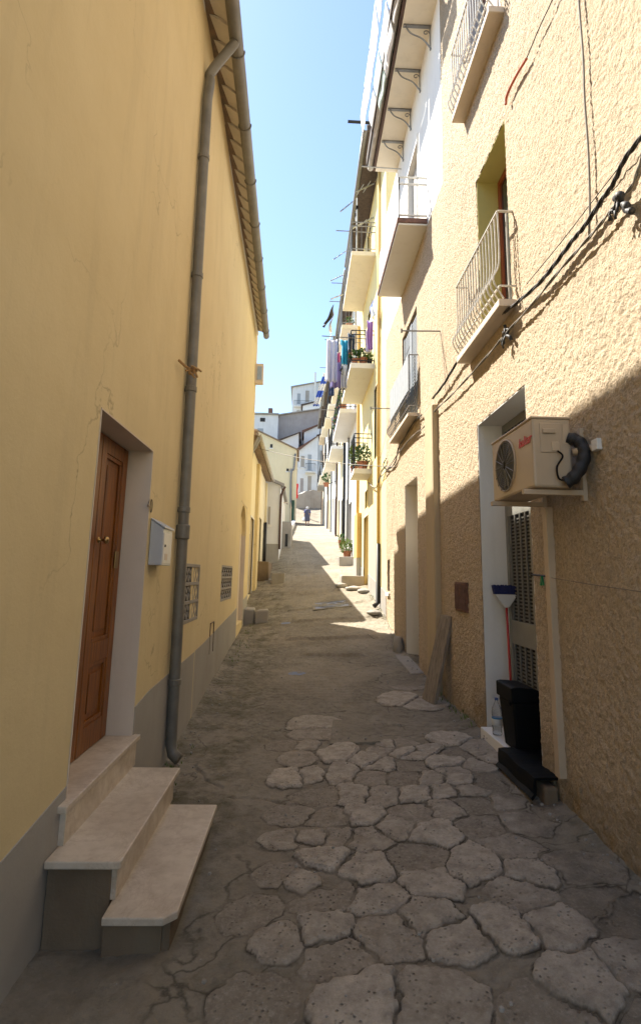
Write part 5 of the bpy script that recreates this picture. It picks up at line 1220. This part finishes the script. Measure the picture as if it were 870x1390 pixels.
for k in range(420):
    if k % 3 == 0: x, y = 1.8 - abs(rr.gauss(0, .10)), rr.uniform(2, 14)
    elif k % 3 == 1: x, y = -1.12 + abs(rr.gauss(0, .14)), rr.uniform(4.3, 13)
    else: x, y = rr.uniform(-.9, 1.7), rr.uniform(2.2, 9)
    r_ = rr.uniform(.004, .014); z = (gs(x, y)) + .03
    mb.lathe((x, y, z - r_ * .4), [(r_ * .6, 0), (r_, r_ * .5), (r_ * .7, r_ * 1.1)], 5)
mb.build('grit', M['concrete'], label='loose grit and small pebbles scattered over the paving', cat='grit', kind='stuff')
mb = MB()
for k in range(240):
    s_ = rr.random()
    if s_ < .5: x, y = 1.80 - abs(rr.gauss(0, .05)), rr.choice((rr.uniform(10.5, 14.5), rr.uniform(5.8, 8)))
    else: x, y = lx(6) + .03 + abs(rr.gauss(0, .12)), rr.choice((rr.uniform(4.4, 5.6), rr.uniform(9, 14)))
    z = (gs(x, y)) + .02
    for j in range(4):
        t = rr.uniform(0, 6.3); h = rr.uniform(.015, .05); mb.poly([(x, y, z), (x + .006, y, z), (x + .4 * h * math.cos(t), y + .4 * h * math.sin(t), z + h)])
mb.build('weeds', M['leaf2'], label='tiny weeds growing along the foot of the walls', cat='weeds', kind='stuff')

# ------------------------------------------------------------------ the walking woman
G = (gs(.31, 46)); px_, py_ = .32, 46.0
pe = empty('person', (px_, py_, G), 'woman in a dark blue dress and pale headscarf walking uphill away from us', 'person')
def body():
    V = [(0, 0, .92), (0, .03, 1.12), (0, .06, 1.32), (0, .09, 1.42), (0, .12, 1.50),            # pelvis spine chest neck head
         (-.09, 0, .88), (-.10, .08, .48), (-.10, .0, .08), (-.10, .10, .03),                      # left leg
         (.09, 0, .88), (.10, -.02, .48), (.11, -.12, .10), (.11, -.04, .04),
         (-.17, .06, 1.34), (-.24, .03, 1.08), (-.25, .06, .84), (-.25, .08, .76),
         (.17, .06, 1.34), (.24, .06, 1.08), (.23, .16, .88), (.23, .20, .82), (0, .13, 1.58)]
    Rr = [.15, .14, .15, .055, .085, .10, .065, .04, .04, .10, .065, .04, .04, .06, .045, .032, .035, .06, .045, .032, .035, .075]
    E = [(0, 1), (1, 2), (2, 3), (3, 4), (4, 21), (0, 5), (5, 6), (6, 7), (7, 8), (0, 9), (9, 10), (10, 11), (11, 12), (2, 13), (13, 14), (14, 15), (15, 16), (2, 17), (17, 18), (18, 19), (19, 20)]
    me = bpy.data.meshes.new('body'); me.from_pydata([(a + px_, b + py_, c + G) for a, b, c in V], E, []); o = bpy.data.objects.new('body', me); col.objects.link(o)
    md = o.modifiers.new('skin', 'SKIN'); md.use_smooth_shade = True
    for v, r in zip(me.skin_vertices[0].data, Rr): v.radius = (r, r)
    me.skin_vertices[0].data[0].use_root = True
    o.modifiers.new('sub', 'SUBSURF').levels = 1; me.materials.append(simple('skin', (.42, .25, .17), .6)); o.parent = pe; o.matrix_parent_inverse = Matrix.Translation(-pe.location); return o
body()
prof = [(.20, .40), (.21, .55), (.20, .80), (.19, .95), (.17, 1.08), (.185, 1.2), (.18, 1.34), (.10, 1.43)]
MB().grid(lambda u, v: (lambda r, z, t: (px_ + r * 1.1 * math.cos(t) * (1 + .04 * math.sin(t * 9)), py_ + .04 * z + r * .85 * math.sin(t), G + z))(np.interp(v * 7, range(8), [a for a, b in prof]), np.interp(v * 7, range(8), [b for a, b in prof]), u * 2 * math.pi), 28, 14).build('dress', cloth('dark_blue_dress', (.035, .04, .085), (.10, .10, .14)), pe, smooth=True, solid=.006)
MB().lathe((px_, py_ + .12, G + 1.42), [(.06, -.03), (.105, .03), (.118, .10), (.11, .17), (.06, .215), (.01, .225)], 16).build('headscarf', cloth('pale_scarf', (.55, .55, .55)), pe, smooth=True)
for s_, pts in ((-1, [(-.14, .06, 1.36), (-.21, .05, 1.22), (-.24, .04, 1.10)]), (1, [(.14, .06, 1.36), (.21, .06, 1.22), (.24, .06, 1.10)])):
    MB().tube([(px_ + a, py_ + b, G + c) for a, b, c in pts], [.075, .07, .065], 10).build('sleeve', cloth('blue_sleeve', (.06, .08, .30)), pe, smooth=True)
for x, y in ((-.10, .09), (.11, -.06)): MB().box(px_ + x - .045, px_ + x + .045, py_ + y - .13, py_ + y + .12, G + .0, G + .075).build('shoe', M['black'], pe, bevel=.02)
bg_ = MB().lathe((px_ - .27, py_ + .08, G + .36), [(.03, 0), (.13, .03), (.155, .14), (.13, .26), (.04, .36), (.02, .42)], 14)
bg_.build('shopping_bag', cw, smooth=True, label='bulging white carrier bag in the left hand of the walking woman', cat='bag')
